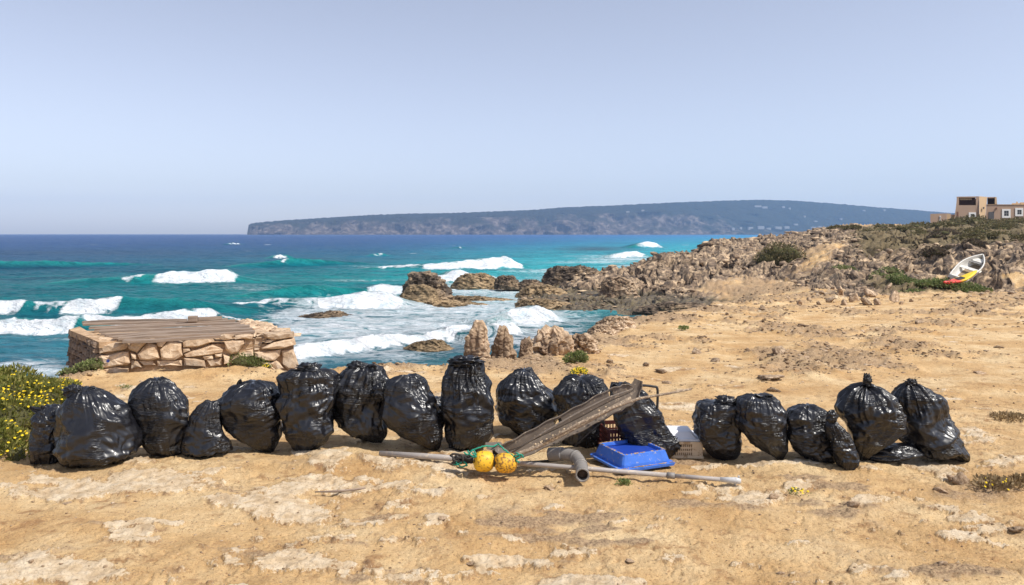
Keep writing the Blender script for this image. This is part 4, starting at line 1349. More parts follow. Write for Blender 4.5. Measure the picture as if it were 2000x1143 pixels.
rock_outline('rock', [(592, 1300, 1370), (598, 1260, 1384), (606, 1240, 1390), (613, 1236, 1380)], 43, 'long flat dark ledge lying along the tide pool below the plain', 'rock', M['rock_dark'], 64, .35, .7, shore, layers=1.0)
rock_outline('rock', [(597, 1390, 1420), (602, 1386, 1424), (607, 1384, 1424)], 42, 'short dark slab at the sandy end of the tide pool ledge', 'rock', M['rock_dark'], 65, .4, .7, shore, layers=1.0)


def base_rock(seed, n=3, cut=5):
    """a weathered loose stone: an icosphere with flat breaks and pits"""
    bm = bmesh.new()
    bmesh.ops.create_icosphere(bm, subdivisions=n, radius=1)
    v = np.array([p.co[:] for p in bm.verts])
    rs = np.random.RandomState(seed)
    N = rs.normal(size=(cut, 3))
    N /= np.linalg.norm(N, axis=1)[:, None]
    d = rs.uniform(.30, .85, cut)
    r = np.minimum(1.0, np.min(d / np.maximum(v @ N.T, 1e-3), axis=1))
    r = r * (1 + .16 * n3(v * 1.6 + seed, 1) - (.30 * np.abs(n3(v * 2.6 + seed, 2)) if n > 1 else 0) + (.12 * n3(v * 8 + seed, 3) if n > 2 else 0))
    v = v * r[:, None]
    fs = np.array([[q.index for q in f.verts] for f in bm.faces])
    bm.free()
    return v, fs


def rock_meshes(name, mat, count, n, cut=5, smooth=True):
    out = []
    for k in range(count):
        v, f = base_rock(900 + k * 7 + len(name), n, cut)
        out.append(mesh_np(name, v, f, mat, smooth))
    return out


rng = random.Random(5)
# boulders at the foot of the broken rock on the far side of the plain
BM = rock_meshes('boulder', M['rock'], 5, 3, 7)
BOUL = [(1640, 572, 26, 'grey-brown'), (1622, 584, 22, ''), (1660, 566, 24, ''), (1682, 560, 26, ''), (1700, 572, 30, ''), (1668, 582, 30, ''), (1690, 588, 26, ''), (1720, 566, 22, ''), (1650, 590, 20, ''), (1712, 590, 20, ''),
        (1744, 580, 34, 'x'), (1630, 560, 18, ''), (1562, 592, 18, ''), (1580, 586, 14, ''), (1605, 574, 14, ''), (1600, 592, 12, ''), (1540, 584, 11, ''), (1736, 560, 16, ''), (1520, 600, 10, ''), (1490, 606, 12, ''), (1505, 592, 9, ''),
        (1476, 592, 9, ''), (1446, 604, 10, ''), (1420, 615, 9, ''), (1760, 590, 12, ''), (1780, 586, 10, '')]
for (px, py, w, t) in BOUL:
    D = dist_at(px, py + w * .3)
    s = w * D / F / 2
    o = obj('boulder', rng.choice(BM), None, None, (rng.random() * 6, rng.random() * 6, rng.random() * 6), (s * 1.15, s * .9, s * .8))
    x = (px - 1000) / F * D
    o.location = (x, D, ground_z(x, D) + s * .4)
    if w == 34:
        tag(o, 'largest boulder, a brown tent-shaped block at the end of the rubble heap by the weeds', 'boulder', 'boulders heaped at the far edge of the plain')
    elif px < 1615:
        tag(o, 'small brown boulder lying singly on the far sand before the rocky bank', 'boulder', 'boulders heaped at the far edge of the plain')
    else:
        tag(o, 'brown boulder in the heap at the foot of the far rocky bank', 'boulder', 'boulders heaped at the far edge of the plain')

# weathered blocks scattered through the broken rock (one mesh, far more than one could count)
def scatter_mesh(name, pts, mat, seeds=6, n=2, kind='stuff', smooth=True, rot=True):
    protos = [base_rock(2000 + k * 3, n, 9) for k in range(seeds)]
    V, Fc, off = [], [], 0
    rs = np.random.RandomState(len(pts) + 5)
    for (x, y, z, sx, sy, sz) in pts:
        v, f = protos[rs.randint(seeds)]
        q = Matrix.Rotation(rs.rand() * 6.3, 3, 'Z') @ Matrix.Rotation(rs.rand() * 6.3 if rot else rs.uniform(-.4, .4), 3, 'X')
        vv = (v @ np.array(q).T) * np.array([sx, sy, sz]) + np.array([x, y, z])
        V.append(vv)
        Fc.append(f + off)
        off += len(v)
    me = mesh_np(name, np.concatenate(V), np.concatenate(Fc), mat, smooth)
    return tag(obj(name, me), kind=kind)


rs = np.random.RandomState(3)
cand = 26000
D = np.exp(rs.uniform(math.log(11), math.log(125), cand))
px = rs.uniform(960, 2150, cand)
X = (px - 1000) / F * D
z, rock, pale, dark, wet, soil, _, _ = terrain(X, D)
dens = n2(X * .25, D * .18, 400)
keep = (rock > .55) & (z > -2.75) & (soil < .5) & (rs.rand(cand) < sst(-.5, .5, dens) * np.clip(D / 45, .25, 1))
pts = []
for i in np.where(keep)[0]:
    s = D[i] * rs.uniform(.0012, .0048) * (1 + 1.0 * (rs.rand() < .05))
    fl = .3 if z[i] < -2.1 else rs.uniform(.4, .8)
    pts.append((X[i], D[i], z[i] + s * .1, s * rs.uniform(1.0, 2.0), s, s * fl))
scatter_mesh('broken_rock', pts[:1500], M['shore_mix'], 9, 2, smooth=False)

# crumbs and pebbles over the plain
cand = 52000
D = np.exp(rs.uniform(math.log(3.3), math.log(46), cand))
px = rs.uniform(-80, 2100, cand)
X = (px - 1000) / F * D
z, rock, pale, dark, wet, soil, _, rub = terrain(X, D)
pr = .16 + .9 * sst(.1, .6, rub) + .12 * sst(.2, .6, n2(X * 1.2, D * 1.2, 410))
pr = pr * np.clip(1.3 - D / 60, .3, 1)
keep = (rock < .5) & (rs.rand(cand) < pr)
pts = []
for i in np.where(keep)[0]:
    big = rs.rand() ** 5
    s = D[i] * (.0006 + .0024 * big + .0024 * rub[i] * rs.rand() ** 2)
    pts.append((X[i], D[i], z[i] + s * .15, s * rs.uniform(.9, 1.6), s * rs.uniform(.8, 1.2), s * rs.uniform(.4, .8)))
scatter_mesh('pebbles', pts[:15000], M['pebble_mix'], 8, 1, smooth=False)

# single stones one can pick out on the plain
SM = rock_meshes('stone', M['pebble'], 6, 3, 6)
SR = rock_meshes('stone', M['rock'], 5, 3, 6)
SINGLE = [(1876, 938, 34, 'big rounded sandy stone half sunk near the weeds beyond the last bag', 1.0), (1838, 956, 30, 'flat smooth pale stone lying in front of the big rounded one', .45), (1856, 935, 18, 'small cracked stone leaning on the big rounded one', .8),
          (1838, 1106, 26, 'white angular stone near the near edge of the sand', .5), (1525, 1110, 20, 'small red-brown stone alone on the near sand', .5), (1850, 1132, 14, 'tiny white chip of stone at the very front', .5),
          (1985, 1032, 34, 'white flat stone at the edge of the crust patch beyond the weeds', .4), (1667, 984, 34, 'pale knobbly stone set in a dark stain on the sand', .5), (1512, 973, 22, 'pale stone just beyond the metal tip of the long pole', .5),
          (60, 1112, 14, 'small brown stone in the near corner of the sand', .6), (205, 1118, 12, 'tiny red stone near the front crust patch', .6), (128, 978, 24, 'flat pale stone below the widest bag', .3), (265, 980, 9, 'white chip of stone below the widest bag', .6),
          (1360, 688, 22, 'small spiky brown stone in the rubble before the pinnacles', .9), (1395, 700, 24, 'brown stone beside the tyre-marked sand in the rubble', .7), (1520, 690, 30, 'upright grey stone on the plain behind the pointed-corner bag', 1.0), (1498, 730, 70, 'long low brown outcrop on the plain behind the flat-topped bag', .35),
          (1570, 696, 30, 'pale pitted stone on the plain next to the upright grey one', .6), (1302, 742, 22, 'brown stone behind the wire frame', .6), (1510, 760, 28, 'low brown stone behind the pointed-corner bag', .5), (1795, 632, 20, 'lone brown stone far out on the bare sand', .6), (1740, 668, 10, 'tiny stone on the bare sand', .6),
          (1905, 724, 10, 'white chip far out on the sand above the last bag', .5), (1915, 722, 26, 'flat white stone on the sand beyond the last bag', .25), (1950, 675, 20, 'dark flat stone at the frame edge of the plain', .4), (1460, 640, 14, 'brown stone on the stony strip before the beach', .7),
          (1130, 728, 16, 'dark stone beside the yellow flowers at the foot of the crag', .7), (1262, 716, 16, 'jagged brown stone behind the draped bag', .8), (1290, 722, 28, 'dark slab of stone behind the draped bag', .4), (1190, 706, 18, 'brown stone beyond the small bush', .6),
          (866, 1018, 22, 'pale triangular stone flush with the near sand', .3), (1228, 1090, 24, 'white flat stone alone on the near sand below the blue tray', .25), (920, 1092, 22, 'oval white stone on the near sand below the buoys', .3), (1076, 942, 34, 'flat pale stone in front of the pipe', .25), (1135, 1061, 16, 'cream stone on the near sand', .4)]
for (px, py, w, lab, fl) in SINGLE:
    D = dist_at(px, py + w * .2)
    s = w * D / F / 2
    x = (px - 1000) / F * D
    me = rng.choice(SR if w >= 16 and py < 800 and 'white' not in lab and 'pale' not in lab else SM)
    o = obj('stone', me, None, (x, D, ground_z(x, D) + s * fl * .3), (rng.uniform(-.2, .2), rng.uniform(-.2, .2), rng.random() * 6), (s * 1.1, s, s * fl))
    tag(o, lab, 'stone', 'single stones on the sandy plain')

# ------------------------------------------------------------------ plants
def leaves(n, pos_fn, size, rs, up=.4, aspect=2.2):
    """n little leaves (bent quads) at the points and outward directions pos_fn gives"""
    P, N = pos_fn(n, rs)
    A = rs.normal(size=(n, 3)) + N * 1.2 + np.array([0, 0, up])
    A /= np.linalg.norm(A, axis=1)[:, None]
    B = np.cross(A, rs.normal(size=(n, 3)))
    B /= np.linalg.norm(B, axis=1)[:, None]
    s = size * rs.uniform(.6, 1.4, n)[:, None]
    a = P
    b = P + A * s * .5 + B * s / aspect * .5
    c = P + A * s
    d = P + A * s * .5 - B * s / aspect * .5
    v = np.stack([a, b, c, d], 1).reshape(-1, 3)
    f = np.arange(4 * n).reshape(-1, 4)
    return v, f


def lump_fn(lumps):
    """points on and just inside a heap of lumps (x, y, z, rx, ry, rz)"""
    L = np.array(lumps, float)
    wgt = L[:, 3] * L[:, 4]
    wgt /= wgt.sum()

    def fn(n, rs):
        k = rs.choice(len(L), n, p=wgt)
        d = rs.normal(size=(n, 3))
        d /= np.linalg.norm(d, axis=1)[:, None]
        d[:, 2] = np.abs(d[:, 2]) * rs.choice([1, 1, 1, -.4], n)
        r = rs.uniform(.72, 1.03, n) ** .5
        return L[k, :3] + d * L[k, 3:] * r[:, None], d
    return fn


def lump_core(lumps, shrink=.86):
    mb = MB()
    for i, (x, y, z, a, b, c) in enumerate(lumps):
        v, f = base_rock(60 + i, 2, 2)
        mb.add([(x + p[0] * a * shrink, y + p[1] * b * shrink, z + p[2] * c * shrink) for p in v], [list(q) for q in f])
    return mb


def bush(name, x, y, w, dpt, h, n, size, mat, label, cat, group=None, seed=0, nl=9, stems=True, up=.4, core=True, zoff=0.0):
    rs = np.random.RandomState(seed + 77)
    z0 = ground_z(x, y) + zoff
    lumps = []
    for i in range(nl):
        a = rs.rand() * 6.28
        r = math.sqrt(rs.rand()) * .62
        lx, ly = math.cos(a) * r * w / 2, math.sin(a) * r * dpt / 2
        hh = h * (1 - .55 * r * r) * rs.uniform(.75, 1.05)
        zz = ground_z(x + lx, y + ly) + zoff - z0
        q = rs.uniform(.26, .42)
        lumps.append((lx, ly, zz + hh * .35, w * q, dpt * q, hh * .65))
    root = empty(name, (x, y, z0))
    tag(root, label, cat, group)
    v, f = leaves(n, lump_fn(lumps), size, rs, up)
    obj('foliage', mesh_np('foliage', v, f, mat, False), root)
    if core:
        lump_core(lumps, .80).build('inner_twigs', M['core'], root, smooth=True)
    if stems:
        mb = MB()
        for i in range(7):
            a = rs.rand() * 6.28
            e = Vector((math.cos(a) * w * .3, math.sin(a) * dpt * .3, h * .7))
            mb.tube([(0, 0, -.02), e * .5 + Vector((0, 0, .02)), e], [w * .02, w * .013, w * .006], 5)
        mb.build('stems', M['twig'], root)
    return root, lumps


def flowers(pts, r, mb=None):
    mb = mb or MB()
    for (x, y, z, tx, ty) in pts:
        n = Vector((tx, ty, 1)).normalized()
        a = n.cross(Vector((0, 1, 0.1))).normalized()
        b = n.cross(a)
        c = Vector((x, y, z))
        ring = []
        for k in range(10):
            rr = r * (1.0 if k % 2 == 0 else .68)
            ring.append(c + (a * math.cos(k * .628) + b * math.sin(k * .628)) * rr)
        mb.add([c + n * r * .35] + ring, [(0, 1 + k, 1 + (k + 1) % 10) for k in range(10)])
    return mb


# flowering shrub at the end of the bag row
def shrub_fg():
    rs = np.random.RandomState(41)
    lum_px = [(20, 770, 8.0, 60, 52), (-60, 780, 7.9, 90, 64), (70, 775, 7.9, 55, 34), (110, 770, 8.1, 40, 24), (10, 800, 7.2, 80, 60), (80, 790, 7.3, 44, 40), (-70, 840, 6.7, 90, 80), (20, 840, 6.6, 60, 58), (60, 825, 6.9, 36, 44),
              (10, 880, 6.2, 46, 40), (-50, 880, 6.1, 80, 60), (30, 895, 5.95, 24, 26), (-200, 800, 7.4, 140, 90), (-160, 860, 6.4, 120, 80), (128, 762, 8.3, 26, 16)]
    x0, y0 = -4.5, 7.0
    z0 = ground_z(x0, y0)
    lumps = []
    for (px, py, D, w, h) in lum_px:
        p = W(px, py, D)
        s = D / F
        lumps.append((p.x - x0, D - y0, p.z - z0, w * s, w * s * 1.0, h * s))
    root = empty('flowering_shrub', (x0, y0, z0))
    tag(root, 'dense green shrub dotted with yellow daisies at the end of the bag row', 'shrub')
    v, f = leaves(42000, lump_fn(lumps), .045, rs, .9, 3.2)
    obj('foliage', mesh_np('foliage', v, f, M['leaf_fg'], False), root)
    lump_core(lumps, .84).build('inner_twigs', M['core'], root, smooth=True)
    pts = []
    fpx = [(130, 772, 34, 12, 70, 8.0), (70, 765, 50, 18, 60, 8.0), (90, 790, 50, 14, 50, 7.5), (20, 800, 40, 26, 34, 7.0), (10, 760, 40, 12, 14, 8.0), (30, 860, 34, 40, 16, 6.3), (20, 905, 20, 12, 6, 5.9), (50, 775, 60, 10, 40, 7.8)]
    fn = lump_fn(lumps)
    P, N = fn(9000, rs)
    out = N[:, 2] > .15
    P, N = P[out], N[out]
    # flowers sit at the ends of the shoots nearest to these places
    Xw, Yw, Zw = P[:, 0] + x0, P[:, 1] + y0, P[:, 2] + z0
    sx = 1000 + F * Xw / Yw
    sy = HOR + F * (CAMZ - Zw) / Yw
    used = set()
    for (cx, cy, rx, ry, n, D) in fpx:
        n = int(n * 1.5)
        w = np.exp(-(((sx - cx) / rx) ** 2 + ((sy - cy) / ry) ** 2))
        w /= w.sum()
        for k in rs.choice(len(P), n, p=w):
            if k not in used:
                used.add(k)
                q = P[k] * 1.0 + N[k] * .035
                pts.append((q[0], q[1], q[2] + .02, rs.uniform(-.6, .6), -rs.uniform(.1, .9)))
    fl = flowers(pts, .0125).build('daisies', M['yellow_petal'], root)
    tag(fl, kind='stuff')
    return root


shrub_fg()

# small plants by the platform and on the plain
def at_px(px, py):
    D = dist_at(px, py)
    return (px - 1000) / F * D, D


def plant(px, py, wpx, hpx, mat, label, cat='plant', n=900, size=.035, seed=0, group=None, name='low_plant', up=.8, fl=0, frac=1.0, core=True, grp=None):
    x, D = at_px(px, py)
    D2 = D + wpx * .3 * D / F
    x = (px - 1000) / F * D2
    s = D2 / F
    root, lumps = bush(name, x, D2, wpx * s, wpx * s * .7, hpx * s, n, size, mat, label, cat, group, seed, 8, False, up, core)
    if fl:
        rs = np.random.RandomState(seed)
        P, N = lump_fn(lumps)(fl, rs)
        f = flowers([(p[0], p[1] - .02, p[2] + .015, rs.uniform(-.5, .5), -rs.uniform(.2, 1)) for p in P], .009).build('yellow_flowers', M['yellow_petal'], root)
        tag(f, kind='stuff')
    return root


plant(474, 728, 78, 32, M['leaf_green'], 'grey-green bushy plant growing at the foot of the stone platform', n=2200, size=.03, seed=1)
plant(520, 729, 18, 8, M['leaf_green'], 'tiny yellow-flowered plant beside the grey-green one', n=200, size=.02, seed=2, fl=14)
plant(245, 730, 46, 24, M['leaf_dry'], 'dry brown tuft at the near corner of the stone platform', n=1300, size=.04, seed=3, core=False)
plant(325, 718, 50, 22, M['leaf_dry'], 'dry straw-coloured tuft at the middle of the platform wall', n=900, size=.04, seed=4, core=False)
plant(178, 742, 50, 22, M['leaf_green'], 'dark low plant below the shaded end of the platform', n=900, size=.03, seed=5)
plant(135, 748, 40, 12, M['leaf_green'], 'flat green weed between the shrub and the platform', n=500, size=.03, seed=6, fl=6)
plant(1124, 718, 46, 26, M['leaf_green'], 'small round dark green bush nestled at the foot of the broad crag', n=1600, size=.03, seed=7, up=.3)
plant(1136, 736, 42, 12, M['leaf_green'], 'patch of yellow flowers below the small round bush', n=500, size=.025, seed=8, fl=150, core=False)
plant(1220, 948, 24, 10, M['leaf_green'], 'tiny green weed on the sand in front of the blue tray', n=130, size=.022, seed=9, core=False)
plant(1558, 972, 46, 7, M['leaf_green'], 'sprig of yellow flowers lying on the near sand', n=90, size=.016, seed=10, fl=9, core=False)
plant(1940, 962, 80, 16, M['leaf_dry'], 'sprawling dry weed on the sand in front of the last bag', n=600, size=.03, seed=11, fl=10, core=False)
plant(1990, 950, 40, 16, M['leaf_dry'], 'second dry weed at the frame edge beside the sprawling one', n=260, size=.03, seed=12, core=False)
plant(1970, 824, 70, 10, M['leaf_dry'], 'flat dry weed on the plain behind the last bag', n=500, size=.03, seed=13, core=False)
plant(1336, 648, 18, 7, M['leaf_green'], 'small green weed in the rubble toward the beach', n=150, size=.05, seed=14, core=False)
plant(246, 764, 26, 4, M['leaf_green'], 'thin green weed on the sand behind the round-topped bag', n=100, size=.02, seed=15, core=False)

# round bush in the rocks, the scrub below the house
x, D = (1524 - 1000) / F * 60, 60
b, _ = bush('round_bush', x, D, 3.3, 2.6, 1.5, 3000, .17, M['leaf_hill'], 'dark green round bush alone in the rocks of the point', 'bush', None, 21, 10, up=.3)
SCR = [(1700, 452, 60, 14, 92), (1760, 458, 60, 16, 88), (1735, 446, 50, 10, 104), (1800, 462, 60, 22, 78), (1790, 444, 60, 14, 104), (1840, 446, 60, 16, 100), (1850, 468, 64, 26, 72), (1885, 440, 60, 18, 112), (1900, 462, 66, 24, 76), (1930, 438, 56, 12, 118),
       (1950, 450, 70, 20, 92), (1975, 440, 60, 14, 110), (1990, 460, 70, 20, 76), (1880, 482, 60, 20, 62), (1660, 450, 44, 8, 100), (1820, 484, 50, 16, 62), (1862, 500, 46, 26, 50), (1830, 512, 50, 30, 47), (1905, 496, 44, 18, 52), (1945, 472, 60, 14, 66),
       (2040, 446, 80, 24, 90), (2060, 470, 90, 24, 68), (1998, 482, 50, 10, 58), (1775, 484, 40, 12, 64), (1868, 432, 40, 10, 126), (1905, 431, 50, 10, 128), (1990, 432, 50, 8, 128), (1630, 448, 30, 6, 104)]
for i, (px, py, w, h, D) in enumerate(SCR):
    x = (px - 1000) / F * D
    s = D / F
    zt = CAMZ - (py - h * .5 - HOR) * s
    zg = ground_z(x, D)
    dry = i in (17, 18, 16)
    bush('scrub_bush', x, D, w * s, w * s * .8, max(zt - zg, h * s * .6), 1100 if D > 70 else 1700, max(.0028 * D, .14), M['leaf_brown'] if dry or i in (6, 15, 21, 23) else M['leaf_hill'],
         'brown bush on the bank just behind the white dinghy' if dry else 'low olive bush in the scrub covering the slope below the house', 'bush', 'scrub bushes on the slope below the house', 100 + i, 8, stems=False, up=.2)
WEED = [(1760, 556, 60, 14, 40), (1800, 565, 56, 12, 38.6), (1840, 562, 60, 16, 38.4), (1880, 566, 56, 16, 38.2), (1905, 572, 40, 10, 37.8), (1720, 545, 40, 12, 42), (1650, 545, 50, 10, 46), (1745, 545, 46, 12, 43), (1780, 575, 40, 8, 37.4)]
for i, (px, py, w, h, D) in enumerate(WEED):
    x = (px - 1000) / F * D
    s = D / F
    bush('weed_clump', x, D, w * s, 1.2, h * s, 900, .13, M['leaf_green'], 'bright green weed clump at the foot of the rocks near the kayak' if px > 1700 else 'green weed clump in the rocks above the boulder heap', 'weeds', 'green weeds at the foot of the far rocks', 300 + i, 7, stems=False, up=.5, core=True)

ORD = ['first', 'second', 'third', 'fourth', 'fifth', 'sixth', 'seventh', 'eighth', 'ninth', 'tenth', 'eleventh', 'twelfth', 'thirteenth', 'fourteenth', 'fifteenth', 'sixteenth']


def ordinals(objs, text):
    """labels by place, counted from the left as the photograph shows them"""
    objs = sorted(objs, key=lambda o: o.matrix_world.translation.x / max(o.matrix_world.translation.y, 1) if o.parent is None else 0)
    for i, o in enumerate(objs):
        o['label'] = text.format(ORD[i] if i < len(ORD) else 'last')


bpy.context.view_layer.update()
_sc = [o for o in COL.objects if o.name.split('.')[0] == 'scrub_bush']
_dry = [o for o in _sc if 'dinghy' in o['label']]
_rest = [o for o in _sc if o not in _dry]
ordinals(_dry, 'dull brown bush on the bank behind the white dinghy, {} from the left')
ordinals([o for o in _rest if o.location.y >= 110], 'low bush on the crest against the house walls, {} from the left')
ordinals([o for o in _rest if 85 <= o.location.y < 110], 'low bush high on the slope under the house, {} from the left')
ordinals([o for o in _rest if 68 <= o.location.y < 85], 'low bush halfway up the slope to the house, {} from the left')
ordinals([o for o in _rest if o.location.y < 68], 'scrubby bush low on the slope just above the broken rocks, {} from the left')
_w = [o for o in COL.objects if o.name.split('.')[0] == 'weed_clump']
ordinals([o for o in _w if 'boulder' not in o['label']], 'bright green weed clump below the dinghy and kayak, {} from the left')
_b = [o for o in COL.objects if o.name.split('.')[0] == 'boulder' and o.parent is None]
ordinals([o for o in _b if 'singly' in o['label']], 'small brown boulder alone on the far sand, {} from the left')
_h = [o for o in _b if 'in the heap' in o['label']]
ordinals([o for o in _h if o.location.y < 36], 'brown boulder in the near row of the heap under the bank, {} from the left')
ordinals([o for o in _h if o.location.y >= 36], 'brown boulder in the back row of the heap under the bank, {} from the left')
_f = [o for o in COL.objects if o.name.split('.')[0] == 'far_house']
_low = [o for o in _f if CAMZ + 30 * o.location.y / 3000 > o.location.z]
ordinals([o for o in _f if o in _low], 'tiny white house by the shore under the far headland, {} from the left')
ordinals([o for o in _f if o not in _low], 'tiny white house high on the far wooded headland, {} from the left')

# ------------------------------------------------------------------ stone platform with a plank top
def build_platform():
    A = Vector((-5.17, 9.60, 0))          # near left corner
    Bp = Vector((-2.87, 10.26, 0))        # near right corner
    ux = (Bp - A).normalized()
    L = (Bp - A).length
    nrm = Vector((ux.y, -ux.x, 0))        # faces the camera
    ZB = -.20
    root = empty('stone_platform', (A.x, A.y, 0))
    tag(root, 'low drystone platform roofed with grey driftwood planks on the rim above the sea', 'platform')

    def hit(cx, cy):
        """where the line of sight through a point of the platform meets its front face"""
        px, py = 130 + cx * .235, 600 + cy * .235
        d = Vector(((px - 1000) / F, 1, -(py - HOR) / F))
        o = Vector((0, 0, CAMZ))
        t = (A - o).dot(nrm) / d.dot(nrm)
        p = o + d * t
        return (p - A).dot(ux), p.z
    FR = [
        [(265, 320), (400, 292), (510, 285), (520, 325), (490, 350), (380, 372), (275, 385)], [(508, 335), (560, 265), (670, 262), (668, 300), (592, 378), (530, 352)], [(268, 412), (290, 400), (400, 382), (520, 368), (536, 460), (450, 482), (380, 500), (300, 502)],
        [(300, 512), (420, 492), (520, 508), (505, 565), (330, 578)], [(590, 392), (680, 290), (755, 312), (776, 420), (710, 442), (608, 434)], [(748, 292), (800, 262), (848, 270), (800, 332), (760, 326)], [(780, 350), (860, 275), (960, 298), (968, 400), (900, 442), (790, 432)],
        [(680, 272), (850, 252), (842, 266), (700, 290)], [(965, 290), (1030, 240), (1200, 243), (1232, 285), (1100, 326), (970, 333)], [(974, 392), (1100, 343), (1210, 312), (1308, 350), (1300, 376), (1130, 402), (990, 414)], [(965, 343), (1022, 335), (1032, 360), (970, 380)],
        [(1308, 280), (1475, 270), (1480, 300), (1422, 380), (1370, 392), (1325, 352)], [(1236, 245), (1310, 222), (1390, 232), (1384, 265), (1300, 272)], [(1400, 238), (1480, 226), (1560, 236), (1540, 262), (1400, 266)], [(1640, 218), (1780, 203), (1890, 212), (1886, 248), (1700, 268), (1640, 250)],
        [(1618, 342), (1720, 290), (1892, 258), (1906, 310), (1830, 332), (1700, 347)], [(1558, 372), (1782, 350), (1776, 402), (1730, 442), (1650, 442), (1568, 412)], [(1785, 360), (1880, 348), (1928, 480), (1915, 528), (1840, 522), (1796, 470)], [(1690, 462), (1742, 442), (1806, 506), (1760, 528)],
        [(1130, 408), (1215, 400), (1222, 426), (1150, 437)], [(1234, 390), (1296, 384), (1292, 410), (1240, 416)], [(974, 420), (1150, 442), (1158, 494), (975, 484)], [(1164, 434), (1295, 418), (1292, 482), (1190, 494)], [(1304, 388), (1360, 410), (1358, 462), (1310, 474)],
        [(1612, 450), (1690, 460), (1752, 524), (1620, 496)], [(536, 372), (582, 392), (582, 430), (546, 430)], [(600, 446), (718, 444), (740, 478), (640, 486)], [(1432, 384), (1550, 352), (1560, 402), (1440, 412)], [(1660, 272), (1752, 262), (1700, 292), (1640, 300)],
        [(540, 440), (596, 446), (630, 500), (540, 510)], [(1560, 332), (1612, 322), (1600, 356), (1556, 360)], [(745, 448), (900, 446), (962, 440), (965, 486), (760, 492)], [(1370, 402), (1430, 400), (1430, 470), (1368, 468)], [(1440, 420), (1560, 414), (1600, 470), (1450, 478)],
        [(1484, 262), (1560, 268), (1548, 340), (1490, 352)], [(1570, 262), (1636, 258), (1616, 318), (1560, 322)],
    ]
    rs = np.random.RandomState(12)

    def stone(poly, mat, org, uxv, nv, proud, back=.16, inset=.72):
        n0 = len(poly)
        # resample the outline a little and roughen it
        pts = []
        for i in range(n0):
            a, b = np.array(poly[i]), np.array(poly[(i + 1) % n0])
            pts.append(a)
            if np.linalg.norm(b - a) > .12:
                pts.append((a + b) / 2 + rs.normal(size=2) * .006)
        pts = np.array(pts)
        c = pts.mean(0)
        n = len(pts)
        rings = []
        for (k, dd) in ((.96, -back), (1.02, -.02), (.96, proud * .6), (inset, proud)):
            r = c + (pts - c) * k
            rings.append([(org + uxv * p[0] + Vector((0, 0, p[1])) + nv * (dd + (rs.uniform(-.012, .012) if dd > 0 else 0))) for p in r])
        vs = [v for r in rings for v in r] + [org + uxv * c[0] + Vector((0, 0, c[1])) + nv * (proud * 1.05 + rs.uniform(-.008, .012))]
        fs = []
        for k in range(3):
            for j in range(n):
                fs.append([k * n + j, k * n + (j + 1) % n, (k + 1) * n + (j + 1) % n, (k + 1) * n + j])
        for j in range(n):
            fs.append([3 * n + j, 3 * n + (j + 1) % n, 4 * n])
        cc = sum(vs, Vector()) / len(vs)
        mb = MB().add([v - cc for v in vs], fs)
        o = mb.build('stone', mat, root, smooth=False)
        o.location = cc - root.location
        return o
    for i, poly in enumerate(FR):
        pp = [hit(*p) for p in poly]
        area = sum(pp[k][0] * pp[(k + 1) % len(pp)][1] - pp[(k + 1) % len(pp)][0] * pp[k][1] for k in range(len(pp)))
        if area < 0:
            pp = pp[::-1]
        pr = rs.uniform(.035, .075) if i < 26 else rs.uniform(.01, .03)
        if i in (34, 35):
            pr = -.04
        o = stone(pp, M['stone'], A, ux, nrm, pr)
        if i == 2:
            o['label'] = 'squarish stone with a dark blue paint spot'
            u, z = hit(356, 440)
            n = 12
            mbd = MB()
            c = A + ux * u + Vector((0, 0, z)) + nrm * (pr * 1.05 + .016) - o.location - root.location
            mbd.add([c + (ux * math.cos(k * 6.283 / n) + Vector((0, 0, 1)) * math.sin(k * 6.283 / n)) * .020 for k in range(n)], [list(range(n))])
            mbd.build('paint_spot', M['blue_dot'], o)
    # left end: its back corner
    C = Vector((-6.30, 10.95, 0))
    us = (A - C).normalized()
    LS = (A - C).length
    ns = Vector((us.y, -us.x, 0))
    if ns.x > 0:
        ns = -ns
    ztop = .335
    # earth core, so that the joints are dark and solid
    D2 = Vector((-3.35, 11.75, 0))
    core = MB()
    ins = lambda p, q: p + (q - p).normalized() * .05
    cen = (A + Bp + C + D2) / 4
    foot = [ins(p, cen) + Vector((0, 0, -.55)) - root.location for p in (A, Bp, D2, C)]
    top = [ins(p, cen) + Vector((0, 0, h)) - root.location for p, h in ((A, .30), (Bp, .22), (D2, .26), (C, .31))]
    core.hexa(foot, top)
    core.build('earth_core', M['mortar'], root)
    # rough stones of the left end, its shade put into their colour
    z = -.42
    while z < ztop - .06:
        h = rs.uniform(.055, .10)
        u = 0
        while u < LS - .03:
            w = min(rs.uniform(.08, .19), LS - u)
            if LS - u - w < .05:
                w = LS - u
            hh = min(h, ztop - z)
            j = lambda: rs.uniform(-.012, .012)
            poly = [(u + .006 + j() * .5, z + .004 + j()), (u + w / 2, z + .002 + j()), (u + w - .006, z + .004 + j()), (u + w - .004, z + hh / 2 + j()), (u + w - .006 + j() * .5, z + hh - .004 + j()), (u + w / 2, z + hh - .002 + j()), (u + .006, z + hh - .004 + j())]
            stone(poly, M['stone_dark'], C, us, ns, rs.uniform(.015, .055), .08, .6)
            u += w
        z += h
    # cap of earth and flat stones along the ends
    def onTop(cx, cy, zt):
        px, py = 130 + cx * .235, 600 + cy * .235
        D = (CAMZ - zt) * F / (py - HOR)
        return Vector(((px - 1000) / F * D, D, zt))
    capL = [(18, 185), (110, 172), (170, 200), (300, 245), (460, 285), (270, 300), (180, 262), (30, 206)]
    cv = [onTop(a, b, .335) for a, b in capL]
    cap = MB()
    n = len(cv)
